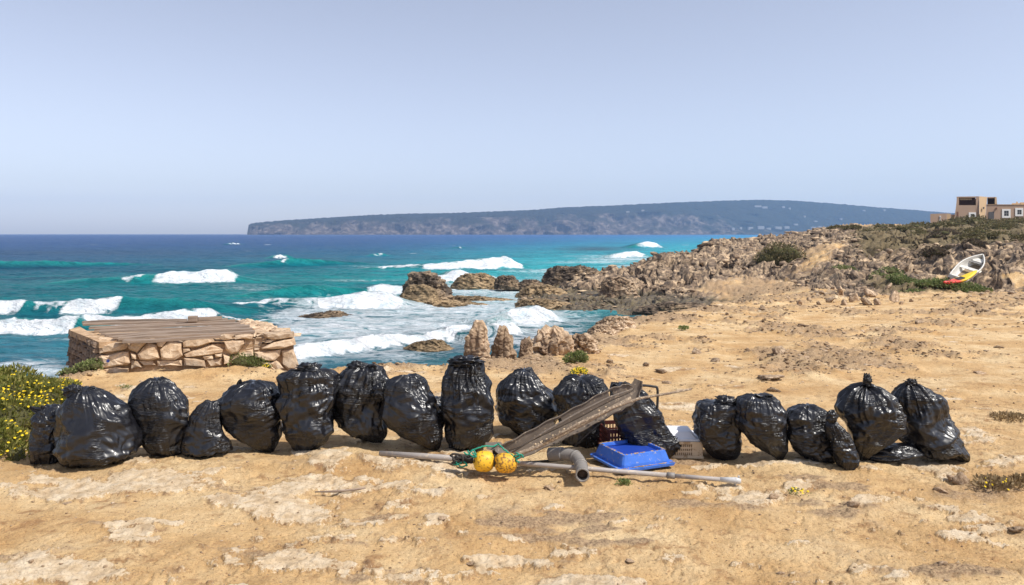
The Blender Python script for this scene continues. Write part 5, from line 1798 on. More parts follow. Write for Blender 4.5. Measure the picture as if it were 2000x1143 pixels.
    cap.add([v + Vector((0, 0, -.06)) - root.location for v in cv] + [v + Vector((rs.uniform(-.01, .01), rs.uniform(-.01, .01), rs.uniform(0, .02))) - root.location for v in cv] + [sum(cv, Vector()) / n + Vector((0, 0, .022)) - root.location],
            [[i, (i + 1) % n, n + (i + 1) % n, n + i][::-1] for i in range(n)] + [[n + i, n + (i + 1) % n, 2 * n][::-1] for i in range(n)])
    cp = cap.build('earth_cap', M['mortar'], root)
    for i in range(68):
        t = rs.rand()
        if i < 14:
            p = onTop(30 + 400 * t + rs.uniform(-14, 14), 196 + 92 * t + rs.uniform(-8, 8), .345)
        elif i < 60:
            q2 = rs.rand()
            p = onTop(1440 + 420 * t * (.3 + .7 * q2) + rs.uniform(-10, 10) + 60 * q2, 116 + 120 * q2, .30 + .05 * rs.rand())
        else:
            p = onTop(1240 + 340 * t, 218 + rs.uniform(-6, 6), .36)
        v, f = base_rock(700 + i, 1, 4)
        s = rs.uniform(.03, .075) if i < 14 or i >= 60 else rs.uniform(.06, .12)
        o = MB().add([(a[0] * s * 1.5, a[1] * s, a[2] * s * .5) for a in v], [list(q) for q in f]).build('stone', M['stone'], root)
        o.location = p - root.location
        o.rotation_euler = (0, 0, rs.uniform(0, 3))
    # planks (left end, right end in the picture; near ones last)
    PL = [((138, 118), (1000, 96)), ((140, 140), (1340, 92)), ((190, 158), (1405, 108)), ((235, 176), (1445, 124)), ((275, 198), (1480, 140)), ((330, 218), (1520, 156)), ((385, 238), (1545, 172)), ((430, 258), (1560, 190)), ((470, 272), (1280, 236))]
    for i, (a, b) in enumerate(PL):
        zt = .405 - .004 * (i % 3)
        pa, pb = onTop(a[0], a[1], zt), onTop(b[0], b[1], zt + .012)
        d = (pb - pa)
        ln = d.length
        d.normalize()
        sd = Vector((-d.y, d.x, 0))
        w = .115 if i else .09
        nseg = 10
        vs, fs = [], []
        for k in range(nseg + 1):
            t = k / nseg
            c = pa + d * ln * t + sd * .012 * math.sin(t * 3 + i) + Vector((0, 0, .010 * math.sin(t * 4 + i * 2) + rs.uniform(-.003, .003)))
            ww = w * (1 + .10 * math.sin(t * 5 + i * 1.7)) / 2
            for (q, zz) in ((-1, -.032), (1, -.032), (1, 0), (-1, 0)):
                vs.append(c + sd * ww * q + Vector((0, 0, zz)))
        for k in range(nseg):
            for j in range(4):
                fs.append([k * 4 + j, (k + 1) * 4 + j, (k + 1) * 4 + (j + 1) % 4, k * 4 + (j + 1) % 4])
        fs += [[0, 1, 2, 3], [nseg * 4 + 3, nseg * 4 + 2, nseg * 4 + 1, nseg * 4]]
        mid = (pa + pb) / 2
        ang = math.atan2(d.y, d.x)
        Rm = Matrix.Rotation(-ang, 3, 'Z')
        o = MB().add([Rm @ (v - mid) for v in vs], fs).build('plank', M['wood'], root)
        o.location = mid - root.location
        o.rotation_euler = (0, 0, ang)
    # short cross pieces under the left ends
    for i in range(5):
        p = onTop(320 + i * 34, 226 + i * 12, .365)
        o = MB().box(-.05, .12, -.022, .022, -.02, .012).build('plank', M['wood'], root)
        o.location = p - root.location
        o.rotation_euler = (0, .1, .35)
    # loose blocks lying on the planks
    def lying(name, a, b, zt, hpx, w, label):
        pa, pb = onTop(a[0], a[1], zt), onTop(b[0], b[1], zt)
        d = pb - pa
        ln = d.length
        hh = hpx * .235 * pa.y / F
        o = MB().box(-ln / 2, ln / 2, -w / 2, w / 2, 0, hh).build(name, M['wood'], bevel=.004)
        o.location = (pa + pb) / 2
        o.rotation_euler = (0, 0, math.atan2(d.y, d.x))
        tag(o, label, 'wood', 'loose wood lying on the platform')
    lying('wood_block', (1012, 120), (1088, 118), .418, 46, .10, 'short upright wood block on the planks')
    lying('wood_offcut', (1092, 114), (1290, 104), .418, 30, .05, 'longer plank offcut lying beside the wood block')
    lying('wood_sliver', (920, 124), (1000, 122), .418, 12, .04, 'thin sliver of wood lying before the wood block')


build_platform()


# ------------------------------------------------------------------ house on the slope
def build_house():
    D = 140.0
    s = D / F

    def X(px): return (px - 1000) * s
    def Z(py): return CAMZ - (py - HOR) * s
    root = empty('house', (X(1920), D, Z(434)))
    tag(root, 'ochre and pinkish plastered house with a tapered terrace tower on the skyline', 'house')
    ro = root.location

    def loc(mb, name, mat, parent=root):
        o = mb.build(name, mat, parent)
        return o

    def P(px, py, dy): return Vector((X(px) * (D + dy) / D, D + dy, Z(py))) - ro   # its side walls run away from the viewer

    def prism(pts, y0, y1, mb=None):
        mb = mb or MB()
        n = len(pts)
        mb.add([P(a, b, y0) for a, b in pts] + [P(a, b, y1) for a, b in pts],
               [list(range(n)), [n + i for i in range(n)][::-1]] + [[i, n + i, n + (i + 1) % n, (i + 1) % n] for i in range(n)])
        return mb
    B = 446
    # tower: body below the terrace, posts and lintel round the opening
    loc(prism([(1867.5, 401), (1906, 401), (1906, B), (1861, B)], 0, 6), 'tower_wall', M['plaster'])
    loc(prism([(1869, 386), (1873, 386), (1873, 401), (1867.5, 401)], 0, .5), 'post', M['plaster'])
    loc(prism([(1867.9, 384.3), (1912.3, 383.6), (1912.3, 386), (1868.6, 386)], 0, .5), 'lintel', M['plaster'])
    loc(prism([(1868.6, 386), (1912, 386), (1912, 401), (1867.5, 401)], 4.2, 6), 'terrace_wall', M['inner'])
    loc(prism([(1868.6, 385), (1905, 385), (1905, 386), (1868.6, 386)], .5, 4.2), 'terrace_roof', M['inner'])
    aw = MB()
    for i in range(14):
        x = 1874.5 + i * 1.7
        aw = prism([(x, 386.6), (x + 1.35, 386.6), (x + 1.3, 390 + (i % 3) * .5), (x + .1, 390 + (i % 3) * .5)], .7 + .05 * (i % 2), .9 + .05 * (i % 2), aw)
    loc(aw, 'reed_awning', M['cream'])
    loc(prism([(1906, 386), (1912.3, 386), (1912.3, B), (1906, B)], -.01, 6), 'corner_pier', M['plaster'])
    # splayed pier that faces the sun, the sunlight put into its plaster colour
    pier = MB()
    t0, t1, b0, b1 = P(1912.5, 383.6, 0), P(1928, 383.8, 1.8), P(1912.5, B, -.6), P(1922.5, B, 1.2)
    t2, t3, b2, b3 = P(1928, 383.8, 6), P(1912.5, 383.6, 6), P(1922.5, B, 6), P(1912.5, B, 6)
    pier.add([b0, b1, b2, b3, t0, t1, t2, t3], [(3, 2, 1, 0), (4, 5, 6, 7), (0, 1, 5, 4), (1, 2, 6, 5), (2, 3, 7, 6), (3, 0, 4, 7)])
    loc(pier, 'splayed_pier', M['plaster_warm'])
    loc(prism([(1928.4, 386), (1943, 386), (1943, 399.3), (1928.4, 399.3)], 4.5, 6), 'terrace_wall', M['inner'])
    loc(prism([(1928.4, 383.9), (1943, 383.9), (1943, 386), (1928.4, 386)], 2.2, 6), 'lintel', M['plaster'])
    loc(prism([(1943, 383.9), (1946.5, 384.5), (1947.5, 399.3), (1943, 399.3)], 1.5, 6), 'post', M['plaster_warm'])
    # wing
    loc(prism([(1927, 399.3), (2110, 400), (2110, B), (1923, B)], 1.6, 9), 'wing_wall', M['plaster'])
    loc(prism([(1927, 398.6), (2110, 399.2), (2110, 400), (1927, 399.3)], 1.5, 9.1), 'roof_edge', M['plaster_warm'])
    for (x0, x1, y0, y1) in ((1976, 1993, 395.4, 399), (1992, 2004, 393.8, 399), (1984.5, 1988, 392.4, 395.5), (2030, 2060, 394, 399)):
        loc(prism([(x0, y0), (x1, y0), (x1, y1), (x0, y1)], 4, 6.5), 'chimney', M['plaster_warm'])

    def window(x0, x1, y0, y1, i0, i1, j0, j1, dy, cross=True):
        f = MB()
        prism([(x0, y0), (x1, y0), (x1, j0), (x0, j0)], dy - .10, dy + .02, f)
        prism([(x0, j1), (x1, j1), (x1, y1), (x0, y1)], dy - .10, dy + .02, f)
        prism([(x0, j0), (i0, j0), (i0, j1), (x0, j1)], dy - .10, dy + .02, f)
        prism([(i1, j0), (x1, j0), (x1, j1), (i1, j1)], dy - .10, dy + .02, f)
        w = f.build('window', M['white'], root)
        prism([(i0, j0), (i1, j0), (i1, j1), (i0, j1)], dy - .02, dy + .01).build('pane', M['glass'], w)
        if cross:
            xm, ym = (i0 + i1) / 2, (j0 + j1) / 2
            b = prism([(xm - .35, j0), (xm + .35, j0), (xm + .35, j1), (xm - .35, j1)], dy - .06, dy - .025)
            prism([(i0, ym - .3), (i1, ym - .3), (i1, ym + .3), (i0, ym + .3)], dy - .065, dy - .026, b)
            b.build('glazing_bar', M['grey_trim'], w)
    window(1892, 1906.2, 415, 427.5, 1895.8, 1903.2, 418.2, 425.5, -.012)
    window(1957, 1974, 408, 425.3, 1961.2, 1970, 411.3, 421.6, 1.6)
    window(1982.8, 1998.4, 406, 422, 1987, 1995.2, 409.6, 418.6, 1.6)
    window(2020, 2036, 406, 422, 2024, 2032, 409.6, 418.6, 1.6)
    prism([(1930.8, 413.6), (1941.6, 413.6), (1941.6, 431), (1930.8, 431)], 1.52, 1.64).build('door', M['grey_door'], root)
    prism([(1869, 413.8), (1872, 413.8), (1872, 426), (1869, 426)], -.05, .02).build('shutter', M['inner'], root)
    prism([(1919.6, 405), (1922.6, 404), (1922.6, 408), (1919.6, 409)], -.1, .3).build('wall_lamp', M['grey_door'], root)
    prism([(1945.2, 405), (1947.6, 405), (1947.6, 408), (1945.2, 408)], 1.3, 1.62).build('wall_lamp', M['inner'], root)
    # annex
    an = empty('annex', P(1840, 434, 0))
    an.location = (X(1840), D - 1, Z(436))
    tag(an, 'small low grey-brown outbuilding beside the terrace tower of the house', 'outbuilding')
    ao = an.location

    def PA(a, b, dy): return Vector((X(a) * (D + dy) / D, D + dy, Z(b))) - ao

    def pa(pts, y0, y1):
        n = len(pts)
        return MB().add([PA(a, b, y0) for a, b in pts] + [PA(a, b, y1) for a, b in pts], [list(range(n)), [n + i for i in range(n)][::-1]] + [[i, n + i, n + (i + 1) % n, (i + 1) % n] for i in range(n)])
    pa([(1817, 418.6), (1848.5, 417.6), (1848.5, 446), (1817, 446)], -2.5, 3).build('wall', M['plaster'], an)
    pa([(1848.7, 417.5), (1857, 418), (1857, 446), (1848.7, 446)], -1.6, 3).build('side_wall', M['plaster_warm'], an)
    pa([(1857.2, 419), (1866, 419), (1866, 446), (1857.2, 446)], .4, 3).build('link_wall', M['plaster'], an)
    for (y0, y1) in ((422.6, 427.6), (429.6, 434)):
        w = pa([(1834.8, y0), (1838, y0), (1838, y1), (1834.8, y1)], -2.6, -2.45).build('window', M['white'], an)
        pa([(1835.8, y0 + 1.2), (1837, y0 + 1.2), (1837, y1 - 1.2), (1835.8, y1 - 1.2)], -2.64, -2.59).build('pane', M['glass'], w)


build_house()


# ------------------------------------------------------------------ dinghy and kayak drawn up under the rocks
def frame_from(p0, p1, nrm):
    x = (p1 - p0).normalized()
    z = (nrm - x * nrm.dot(x)).normalized()
    y = z.cross(x)
    m = Matrix((x, y, z)).transposed().to_4x4()
    m.translation = (p0 + p1) / 2
    return m


def build_dinghy():
    L, Bm = 2.95, 1.12
    D1, D2 = 39.3, 40.6
    stern, bow = W(1870, 541, D1), W(1919, 500, D2)
    m = frame_from(stern, bow, Vector((-.36, -.58, .72)))
    k = (bow - stern).length / L
    root = empty('dinghy')
    root.matrix_world = m @ Matrix.Scale(k, 4)
    tag(root, 'white rowing dinghy tipped on its side against the rocky bank', 'boat')
    ns, nq = 24, 13

    def section(t, off, zl):
        # half breadth and depth along the boat, stern 0 to bow 1
        b = Bm / 2 * (.74 + .26 * math.sin(min(t / .5, 1) * math.pi / 2)) * (1 - max(0, (t - .45) / .55) ** 2.2)
        h = .50 + .10 * t * t
        x = -L / 2 + L * t
        out = []
        for j in range(nq):
            a = -math.pi / 2 + math.pi * j / (nq - 1)
            yy = max(b - off, .004) * math.copysign(abs(math.sin(a)) ** .75, a)
            zz = -(h - off) * math.cos(a) ** .7 if abs(math.cos(a)) > 1e-6 else 0
            out.append((x, yy, zz + (.10 * t ** 2)))
        return out

    def shell(off, name, mat, flip=False):
        vs, fs = [], []
        for i in range(ns):
            vs += section(i / (ns - 1) if not off else .012 + .96 * i / (ns - 1), off, 0)
        for i in range(ns - 1):
            for j in range(nq - 1):
                q = [i * nq + j, i * nq + j + 1, (i + 1) * nq + j + 1, (i + 1) * nq + j]
                fs.append(q if not flip else q[::-1])
        fs.append(list(range(nq)) if flip else list(range(nq))[::-1])
        return MB().add(vs, fs).build(name, mat, root, smooth=True)
    shell(0, 'hull', M['boat_white'])
    shell(.035, 'lining', M['boat_white'], True)
    g = MB()
    for sgn in (0, nq - 1):
        pts = [section(i / (ns - 1), -.01, 0)[sgn] for i in range(ns)]
        g.tube(pts, .038, 6)
    g.tube([section(0, 0, 0)[0], section(0, 0, 0)[-1]], .038, 6)
    g.build('gunwale', M['boat_white'], root, smooth=True)
    MB().box(-.95, .95, -.34, .34, -.44, -.40).build('floor', M['boat_floor'], root)
    MB().box(-.12, .14, -.60, .60, -.20, -.16).build('seat', M['boat_white'], root, bevel=.01)
    MB().box(-1.50, -1.12, -.50, .50, -.18, -.14).build('seat', M['boat_white'], root, bevel=.01)
    MB().box(.82, 1.22, -.26, .26, -.12, -.07).build('bow_deck', M['boat_white'], root)
    MB().box(.72, .80, -.44, .44, -.16, -.12).build('seat', M['grey_trim'], root)


build_dinghy()


def build_kayak():
    a, b = W(1842, 557, 37.9), W(1908, 534, 39.0)
    m = frame_from(a, b, Vector((-.25, -.30, .75)))
    L = (b - a).length
    root = empty('kayak')
    root.matrix_world = m
    tag(root, 'sit-on-top kayak, red at one end and yellow at the other, lying below the dinghy', 'kayak')
    ns, nq = 26, 14
    vs, fs = [], []
    for i in range(ns):
        t = i / (ns - 1)
        w = .22 * math.sin(math.pi * t) ** .6 + .01
        h = .15 * math.sin(math.pi * t) ** .4 + .01
        z = .16 * (2 * t - 1) ** 2
        for j in range(nq):
            q = 2 * math.pi * j / nq
            zz = h * math.sin(q)
            if zz > 0:
                zz *= .55 - .5 * math.exp(-((t - .52) / .2) ** 2) * abs(math.sin(q))
            vs.append((-L / 2 + L * t, w * math.cos(q), zz + z))
    for i in range(ns - 1):
        for j in range(nq):
            fs.append([i * nq + j, (i + 1) * nq + j, (i + 1) * nq + (j + 1) % nq, i * nq + (j + 1) % nq])
    fs += [list(range(nq)), [(ns - 1) * nq + j for j in range(nq)][::-1]]
    MB().add(vs, fs).build('hull', M['kayak'], root, smooth=True)
    MB().box(-.28, .22, -.12, .12, .0, .075).build('seat_well', M['black_rubber'], root, bevel=.02)
    MB().tube([(-L * .44, 0, .15), (-L * .38, 0, .17), (-L * .33, 0, .12)], .014, 6).build('carry_handle', M['black_rubber'], root)


build_kayak()

# ------------------------------------------------------------------ washed-up rubbish in front of the bags
def build_strip():
    """long weathered plastic strip, a channel with flanges, leaning on the bags"""
    cen = curve_pts([W(962, 886, 5.50), W(1000, 880, 5.50), W(1060, 852, 5.56), W(1130, 818, 5.62), W(1190, 786, 5.68), W(1222, 772, 5.72), W(1240, 760, 5.74), W(1247, 742, 5.75)], 10)
    n = len(cen)
    root = empty('plastic_strip', cen[0])
    tag(root, 'long weathered grey-brown plastic bumper strip leaning up across the bags', 'plastic strip')
    o0 = cen[0]
    sec = [(-1.0, .18), (-.92, .0), (-.75, -.10), (-.4, -.16), (-.1, -.2), (.0, -.34), (.1, -.2), (.4, -.14), (.8, -.06), (1.0, .0), (1.04, .2)]
    m = len(sec)
    vs = []
    for i, c in enumerate(cen):
        t = (cen[min(i + 1, n - 1)] - cen[max(i - 1, 0)]).normalized()
        up = Vector((-t.z, 0, t.x)).normalized()
        u = i / (n - 1)
        w = np.interp(u, [0, .12, .3, .6, .78, .86, 1], [.036, .070, .086, .092, .076, .046, .032])
        fr = t.cross(up).normalized()
        if fr.y > 0:
            fr = -fr
        for (a, b) in sec:
            vs.append(c + up * a * w * (1 + .05 * math.sin(i * .9)) - fr * b * -.08 - o0)
    fs = []
    holes = [(.36, 7), (.60, 7), (.27, 2)]
    for i in range(n - 1):
        for j in range(m - 1):
            u = (i + .5) / (n - 1)
            if any(abs(u - hu) < .018 and j == hj for hu, hj in holes):
                continue
            fs.append([i * m + j, i * m + j + 1, (i + 1) * m + j + 1, (i + 1) * m + j])
    o = MB().add(vs, fs).build('channel', M['bumper'], root, smooth=False)
    s = o.modifiers.new('thick', 'SOLIDIFY')
    s.thickness = .007
    # a rib along the middle and a bead of barnacles below
    MB().tube([W(a, b, d) - o0 for a, b, d in ((1000, 884, 5.45), (1060, 846, 5.49), (1130, 806, 5.55), (1190, 776, 5.60), (1236, 760, 5.66))], [.006, .009, .010, .008, .005], 6).build('rib', M['bumper'], root, smooth=True)
    MB().tube(curve_pts([W(1004, 890, 5.42) - o0, W(1060, 868, 5.46) - o0, W(1130, 832, 5.52) - o0, W(1190, 800, 5.58) - o0, W(1232, 778, 5.64) - o0], 4), [.016] * 17, 7).build('lower_edge', M['bumper_edge'], root, smooth=True)
    rs = np.random.RandomState(4)
    mb = MB()
    for i in range(46):
        t = rs.beta(1.3, 2.2)
        px, py = 1010 + 215 * t, 888 - 108 * t
        p = W(px, py, 5.42 + .22 * t) - o0 + Vector(rs.normal(size=3) * .008)
        v, f = base_rock(300 + i, 1, 3)
        s = rs.uniform(.004, .010)
        mb.add([(p.x + a[0] * s, p.y + a[1] * s, p.z + a[2] * s) for a in v], [list(q) for q in f])
    tag(mb.build('barnacles', M['cream'], root), kind='stuff')
    # brown bracket on the low end
    bk = MB()
    pts = [W(948, 869, 5.5), W(978, 868, 5.5), W(994, 886, 5.46), W(975, 888, 5.44), W(966, 880, 5.46), W(952, 878, 5.48)]
    nn = len(pts)
    bk.add([p - o0 for p in pts] + [p - o0 + Vector((0, .05, .004)) for p in pts], [list(range(nn)), [nn + i for i in range(nn)][::-1]] + [[i, nn + i, nn + (i + 1) % nn, (i + 1) % nn] for i in range(nn)])
    bk.build('bracket', M['bumper'], root)
    return root


build_strip()


def rod(name, pts, r, mat, label, cat, smooth=True, n=10, group=None):
    p0 = Vector(pts[0])
    o = MB().tube([Vector(p) - p0 for p in pts], r, n).build(name, mat, smooth=smooth)
    o.location = p0
    return tag(o, label, cat, group)


rod('thin_cane', [W(1060, 866, 5.40), W(1130, 828, 5.46), W(1200, 795, 5.54), W(1250, 778, 5.60), W(1310, 768, 5.66), W(1350, 760, 5.70)], [.010, .012, .012, .010, .009, .008], M['bumper_edge'],
    'thin brown cane lying on the plastic strip and sticking out beyond it', 'cane')
rod('thin_stick', [W(1122, 872, 5.6), W(1150, 846, 5.62), W(1178, 822, 5.66)], .005, M['rope_dark'], 'thin dark stick leaning behind the elbow pipe', 'stick')
rod('driftwood_stick', [(W(615, 961, 5.02)), W(655, 960, 5.03), W(690, 957, 5.05), W(714, 953, 5.07)], [.004, .008, .008, .006], M['wood'], 'pale curved stick lying alone on the near crust', 'stick')
rod('wire_frame', curve_pts([W(1236, 760, 5.78), W(1248, 753, 5.78), W(1276, 755, 5.78), W(1284, 760, 5.78), W(1284, 790, 5.78), W(1283, 800, 5.78)], 5), .0095, M['black_rubber'], 'bent black metal tube sticking up behind the end of the strip', 'tube')


def long_pole():
    Da, Db = dist_at(742, 896), dist_at(1438, 955)
    a, b = W(742, 888, Da), W(1438, 946, Db)
    a.z = max(ground_z(a.x, a.y) + .022, a.z)
    b.z = max(ground_z(b.x, b.y) + .03, b.z)
    for k in range(1, 20):
        q = a.lerp(b, k / 20)
        need = ground_z(q.x, q.y) + .018 - q.z
        if need > 0:
            a.z += need * .8
            b.z += need * .8
    root = empty('long_pole', a)
    tag(root, 'long dusty grey pole lying across the sand under the two buoys', 'pole')

    def P(t, dz=0): return (b - a) * t + Vector((0, 0, dz))
    MB().tube([P(0), P(.14, .003), P(.28, .004)], [.019, .022, .022], 12).build('thick_end', M['pole'], root, smooth=True)
    MB().tube([P(.20, .004), P(.5, .004), P(.83, 0)], [.0165, .0165, .0165], 12).build('shaft', M['pole'], root, smooth=True)
    MB().tube([P(.825), P(.845)], .021, 12).build('joint', M['pvc'], root, smooth=True)
    MB().tube([P(.84), P(.965)], .0145, 12).build('thin_end', M['pole'], root, smooth=True)
    MB().tube([P(.96), P(.985), P(1.0), P(1.012)], [.015, .019, .022, .014], 12).build('metal_tip', M['steel'], root, smooth=True)
    rs = np.random.RandomState(9)
    mb = MB()
    for i in range(12):
        q = P(1.0) + Vector(rs.normal(size=3) * .012)
        v, f = base_rock(500 + i, 1, 3)
        s = rs.uniform(.006, .012)
        mb.add([(q.x + p[0] * s, q.y + p[1] * s, q.z + p[2] * s) for p in v], [list(g) for g in f])
    mb.build('frayed_end', M['steel'], root)


long_pole()


def buoy(cx, cy, D, w, h, mat, label, tilt):
    p = W(cx, cy, D)
    root = empty('buoy', p)
    root.rotation_euler = (0.25, tilt, .25)
    tag(root, label, 'buoy', 'yellow net buoys')
    s = D / F
    rw, rh = w * s / 2, h * s / 2
    n, m = 22, 32
    vs = []
    # barrel with rounded ends and a hole along its axis (x)
    prof = []
    for i in range(n):
        a = math.pi * i / (n - 1)
        x = -math.cos(a)
        x = math.copysign(abs(x) ** .8, x)
        r = max(math.sin(a), 0) ** .5
        prof.append((x * rw, max(r * rh, rh * .2)))
    for (x, r) in prof:
        for j in range(m):
            q = 2 * math.pi * j / m
            k = 1 + .025 * mnoise.noise(Vector((x * 22, math.cos(q) * 1.5, math.sin(q) * 1.5)))
            vs.append((x, r * k * math.cos(q), r * k * math.sin(q)))
    fs = []
    for i in range(n - 1):
        for j in range(m):
            fs.append([i * m + j, i * m + (j + 1) % m, (i + 1) * m + (j + 1) % m, (i + 1) * m + j])
    MB().add(vs, fs).build('float', mat, root, smooth=True)
    MB().tube([(-rw * .97, 0, 0), (rw * .97, 0, 0)], rh * .205, 12).build('core_hole', M['pvc_in'], root, smooth=True)


buoy(945, 901, 5.42, 38, 40, M['buoy'], 'yellow buoy with a few brown spots, the one nearer the thick end of the pole', .10)
buoy(988, 904, 5.38, 42, 39, M['buoy2'], 'heavily stained yellow buoy, the one next to the foot of the plastic strip', .06)


def ropes():
    z = lambda *a: W(*a)
    root = empty('green_rope', W(960, 890, 5.4))
    tag(root, 'green net rope tying the two buoys and the pole together', 'rope')
    o = root.location
    rs = np.random.RandomState(2)
    strands = [
        [(916, 884, 5.42), (926, 878, 5.40), (945, 872, 5.42), (962, 872, 5.46), (972, 868, 5.50)], [(972, 866, 5.46), (980, 874, 5.40), (992, 884, 5.38), (1002, 890, 5.36), (1010, 896, 5.36)],
        [(1008, 884, 5.36), (1016, 892, 5.34), (1008, 898, 5.34), (1014, 904, 5.34)], [(914, 880, 5.42), (920, 890, 5.38), (930, 892, 5.37), (922, 884, 5.38)], [(884, 904, 5.45), (892, 908, 5.42), (904, 902, 5.42), (912, 908, 5.42), (900, 912, 5.42), (890, 902, 5.42)],
        [(906, 884, 5.4), (914, 888, 5.39), (924, 880, 5.39), (930, 888, 5.38)], [(1004, 890, 5.35), (1018, 888, 5.34), (1022, 894, 5.33)]]
    for s in strands:
        p = curve_pts([W(*q) - o for q in s], 6)
        p = [v + Vector(rs.normal(size=3) * .0015) for v in p]
        MB().tube(p, .0055, 6).build('strand', M['rope'], root, smooth=True)
    r2 = empty('dark_rope', W(905, 896, 5.5))
    tag(r2, 'tangle of dark fouled rope wound round the pole beside the first buoy', 'rope')
    o = r2.location
    for k in range(9):
        c = [W(878 + rs.uniform(0, 50), 892 + rs.uniform(-5, 14), 5.46 + rs.uniform(-.04, .05)) - o for _ in range(6)]
        MB().tube(curve_pts(c, 6), rs.uniform(.004, .008), 6).build('strand', M['rope_dark'], r2, smooth=True)
    MB().tube(curve_pts([W(964, 886, 5.5) - o, W(967, 898, 5.4) - o, W(966, 912, 5.38) - o], 5), .011, 7).build('strand', M['rope_dark'], r2, smooth=True)


ropes()


def elbow_pipe():
    pts = curve_pts([W(1070, 888, 5.62), W(1090, 887, 5.58), (W(1108, 888, 5.54)), W(1124, 892, 5.49), W(1132, 902, 5.42), W(1136, 914, 5.32), W(1138, 932, 5.12)], 8)
    # rests on the sand
    o0 = pts[0]
    n = len(pts)
    lift = []
    for p in pts:
        q = p.copy()
        q.z = max(q.z, ground_z(q.x, q.y) + .050)
        lift.append(q)
    pts = [sum(lift[max(0, i - 3):i + 4], Vector()) / len(lift[max(0, i - 3):i + 4]) for i in range(n)]
    root = empty('elbow_pipe', o0)
    tag(root, 'grey plastic drain pipe with an elbow, its open end facing the camera', 'pipe')
    q = [p - o0 for p in pts]
    body = MB().tube(q, .043, 24, False).build('pipe', M['pvc'], root, smooth=True)
    s = body.modifiers.new('thick', 'SOLIDIFY')
    s.thickness = .006
    for (i0, i1) in ((0, 12), (n - 26, n - 24), (n - 13, n - 11), (n - 3, n - 1)):
        c = MB().tube(q[i0:i1 + 1], .049 if i0 == 0 else .0475, 24, False).build('sleeve', M['pvc'], root, smooth=True)
        s = c.modifiers.new('thick', 'SOLIDIFY')
        s.thickness = .006
    MB().tube(q[4:-3], .036, 20, True).build('dirt_inside', M['pvc_in'], root, smooth=True)  # brown capped tube fills the inside of the pipe
    cp = curve_pts([W(1000, 904, 5.55), W(1040, 903, 5.58), W(1088, 899, 5.66)], 4)
    rod('short_black_tube', cp, .010, M['black_rubber'], 'short black tube lying on the sand behind the long pole', 'tube')


elbow_pipe()


def blue_tray():
    D = 5.66
    px, py = 1234, 902
    x = (px - 1000) / F * D
    z0 = ground_z(x, D) + .012
    root = empty('blue_tray', (x, D, z0), math.atan2(.15, .34))
    tag(root, 'scuffed blue plastic fish crate lying upside down on the sand', 'crate')
    a, b = .205, .20
    h = .105
    k = .88
    MBx = MB()

    def ring(aa, bb, z, r=.03):
        out = []
        for (sx, sy, a0) in ((1, 1, 0), (-1, 1, 90), (-1, -1, 180), (1, -1, 270)):
            for q in range(4):
                w = R(a0 + q * 30)
                out.append(Vector((sx * (aa - r) + r * math.cos(w), sy * (bb - r) + r * math.sin(w), z)))
        return out
    R_ = [ring(a, b, .012), ring(a * .985, b * .985, .040), ring(a * k * 1.03, b * k * 1.03, h * .86), ring(a * k * 1.01, b * k * 1.01, h), ring(a * k * .90, b * k * .90, h), ring(a * k * .88, b * k * .88, h - .022)]
    n = 16
    vs = [v for r in R_ for v in r]
    fs = []
    for i in range(len(R_) - 1):
        for j in range(n):
            fs.append([i * n + j, i * n + (j + 1) % n, (i + 1) * n + (j + 1) % n, (i + 1) * n + j])
    MBx.add(vs, fs).build('side_wall', M['blue'], root, bevel=.003)
    MB().add(ring(a * k * .885, b * k * .885, h - .021), [list(range(16))]).build('sunk_base', M['blue_in'], root)
    fl = MB()
    o1, o2 = ring(a + .026, b + .026, .0, .03), ring(a + .030, b + .030, .018, .03)
    i1 = ring(a - .004, b - .004, .020, .03)
    fl.add(o1 + o2 + i1, [[j, (j + 1) % n, n + (j + 1) % n, n + j] for j in range(n)] + [[n + j, n + (j + 1) % n, 2 * n + (j + 1) % n, 2 * n + j] for j in range(n)])
    f_ = fl.build('rim', M['blue'], root)
    s = f_.modifiers.new('thick', 'SOLIDIFY')
    s.thickness = .005
    # ribs at the corners and recessed side panels shown by proud ribs
    for sx in (-1, 1):
        for sy in (-1, 1):
            MB().hexa([Vector((sx * a * c, sy * b * d, .03)) for c, d in ((.80, 1.0), (.66, 1.0), (.66, .96), (.80, .96))], [Vector((sx * a * k * c * 1.03, sy * b * k * d * 1.03, h * .9)) for c, d in ((.80, 1.0), (.66, 1.0), (.66, .96), (.80, .96))]).build('rib', M['blue'], root)
            MB().hexa([Vector((sx * a * d, sy * b * c, .03)) for c, d in ((.80, 1.0), (.66, 1.0), (.66, .96), (.80, .96))], [Vector((sx * a * k * d * 1.03, sy * b * k * c * 1.03, h * .9)) for c, d in ((.80, 1.0), (.66, 1.0), (.66, .96), (.80, .96))]).build('rib', M['blue'], root)
    rs = np.random.RandomState(8)
    mb = MB()
    for i in range(150):
        e = rs.randint(4)
        u = rs.uniform(-1, 1)
        aa, bb = a * k * .96, b * k * .96
        p = [(u * aa, bb), (u * aa, -bb), (aa, u * bb), (-aa, u * bb)][e]
        zz = h + .001
        if rs.rand() < .35:
            p = (rs.uniform(-1, 1) * a * 1.08, -(b + .01))
            zz = .022
        v, f = base_rock(i % 9, 1, 3)
        s = rs.uniform(.0025, .006)
        mb.add([(p[0] + rs.normal() * .005 + q[0] * s, p[1] + rs.normal() * .005 + q[1] * s, zz + q[2] * s * .6) for q in v], [list(g) for g in f])
    tag(mb.build('stuck_grit', M['mortar'], root), kind='stuff')


blue_tray()


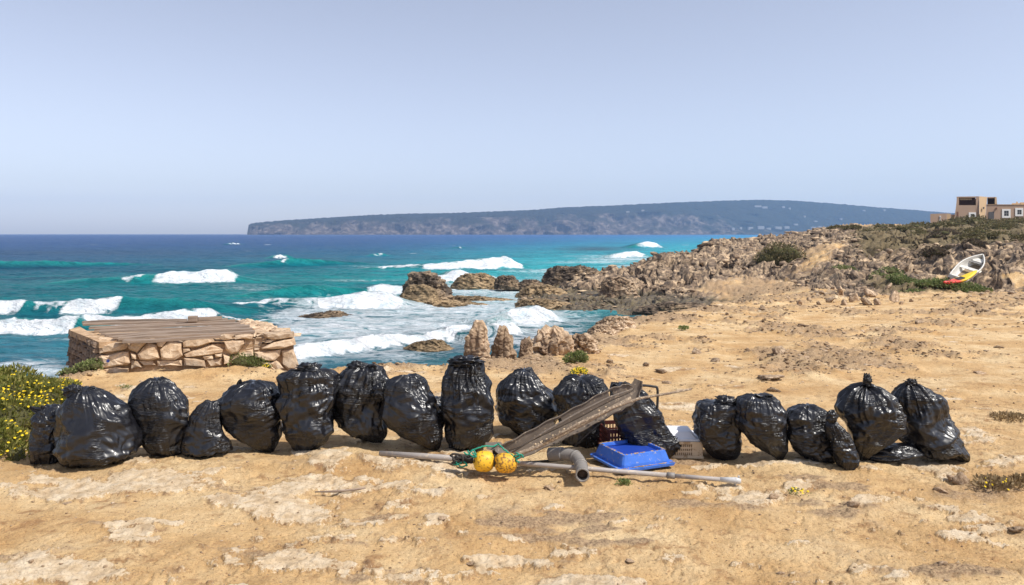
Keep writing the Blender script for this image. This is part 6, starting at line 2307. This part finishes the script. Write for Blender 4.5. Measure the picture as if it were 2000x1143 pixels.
def slat_crate(name, loc, rz, a, b, h, mat, label, rows=3, cols=14, top_open=True, extra=None, tilt=0):
    root = empty(name, loc)
    root.rotation_euler = (tilt, 0, rz)
    tag(root, label, 'crate')
    for (sx, sy, w, ang) in ((0, -b, a, 0), (a, 0, b, 90), (0, b, a, 180), (-a, 0, b, 270)):
        Mx = Matrix.Translation((sx, sy, 0)) @ Matrix.Rotation(R(ang), 4, 'Z')
        mb = MB()
        mb.box(-w, w, -.006, .006, 0, h * .16, Mx)
        mb.box(-w, w, -.008, .006, h * .86, h, Mx)
        for r in range(1, rows):
            z = h * (.16 + .70 * r / rows)
            mb.box(-w, w, -.004, .005, z - .006, z + .006, Mx)
        for c in range(cols + 1):
            u = -w + 2 * w * c / cols
            ww = .004 if 0 < c < cols else .014
            mb.box(max(u - ww, -w), min(u + ww, w), -.005, .004, h * .155, h * .865, Mx)
        mb.build('side', mat, root)
    MB().box(-a, a, -b, b, .004, .012).build('base', mat, root)
    return root


x = (1208 - 1000) / F * 6.04
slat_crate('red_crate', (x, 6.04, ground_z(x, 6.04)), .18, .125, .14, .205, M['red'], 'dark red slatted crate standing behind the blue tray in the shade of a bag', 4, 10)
x = (1218 - 1000) / F * 5.80
o = MB().box(-.055, .055, -.01, .02, 0, .010).build('orange_shard', M['orange'])
o.location = (x, 5.80, ground_z(x, 5.8) + .055)
o.rotation_euler = (.1, 0, .1)
tag(o, 'sliver of bright orange plastic at the foot of the red crate', 'plastic piece')


def cream_crate():
    D = 5.98
    px = 1331
    x = (px - 1000) / F * D
    z = ground_z(x, D)
    root = slat_crate('cream_crate', (x, D, z), -.05, .135, .13, .125, M['cream'], 'cream slatted plastic crate stained amber, between the draped bag and the boxy bag', 3, 18)
    MB().box(-.145, .145, -.142, .142, -.002, .016).build('foot_rim', M['cream'], root, bevel=.004)
    MB().box(-.110, .112, -.112, .112, .014, .105).build('amber_block', M['amber'], root, bevel=.01)
    MB().box(.055, .137, -.139, -.128, .02, .118).build('corner_panel', M['cream'], root, bevel=.003)
    lid = empty('white_lid', (x - .02, D + .02, z + .126))
    tag(lid, 'white tapered polystyrene box resting on top of the cream crate', 'box')
    lid.rotation_euler = (0, 0, -.05)
    a, b, c, d = .138, .135, .085, .08
    h = .060
    MB().hexa([Vector(v) for v in ((-a, -b, 0), (a, -b, 0), (a, b, 0), (-a, b, 0))], [Vector(v) for v in ((-c - .02, -d, h), (c - .01, -d, h), (c, d, h + .005), (-c - .02, d, h + .005))]).build('box_body', M['whitep'], lid, bevel=.008)
    MB().box(-a - .004, a + .004, -b - .004, b + .004, -.004, .014).build('rim', M['whitep'], lid, bevel=.004)


cream_crate()
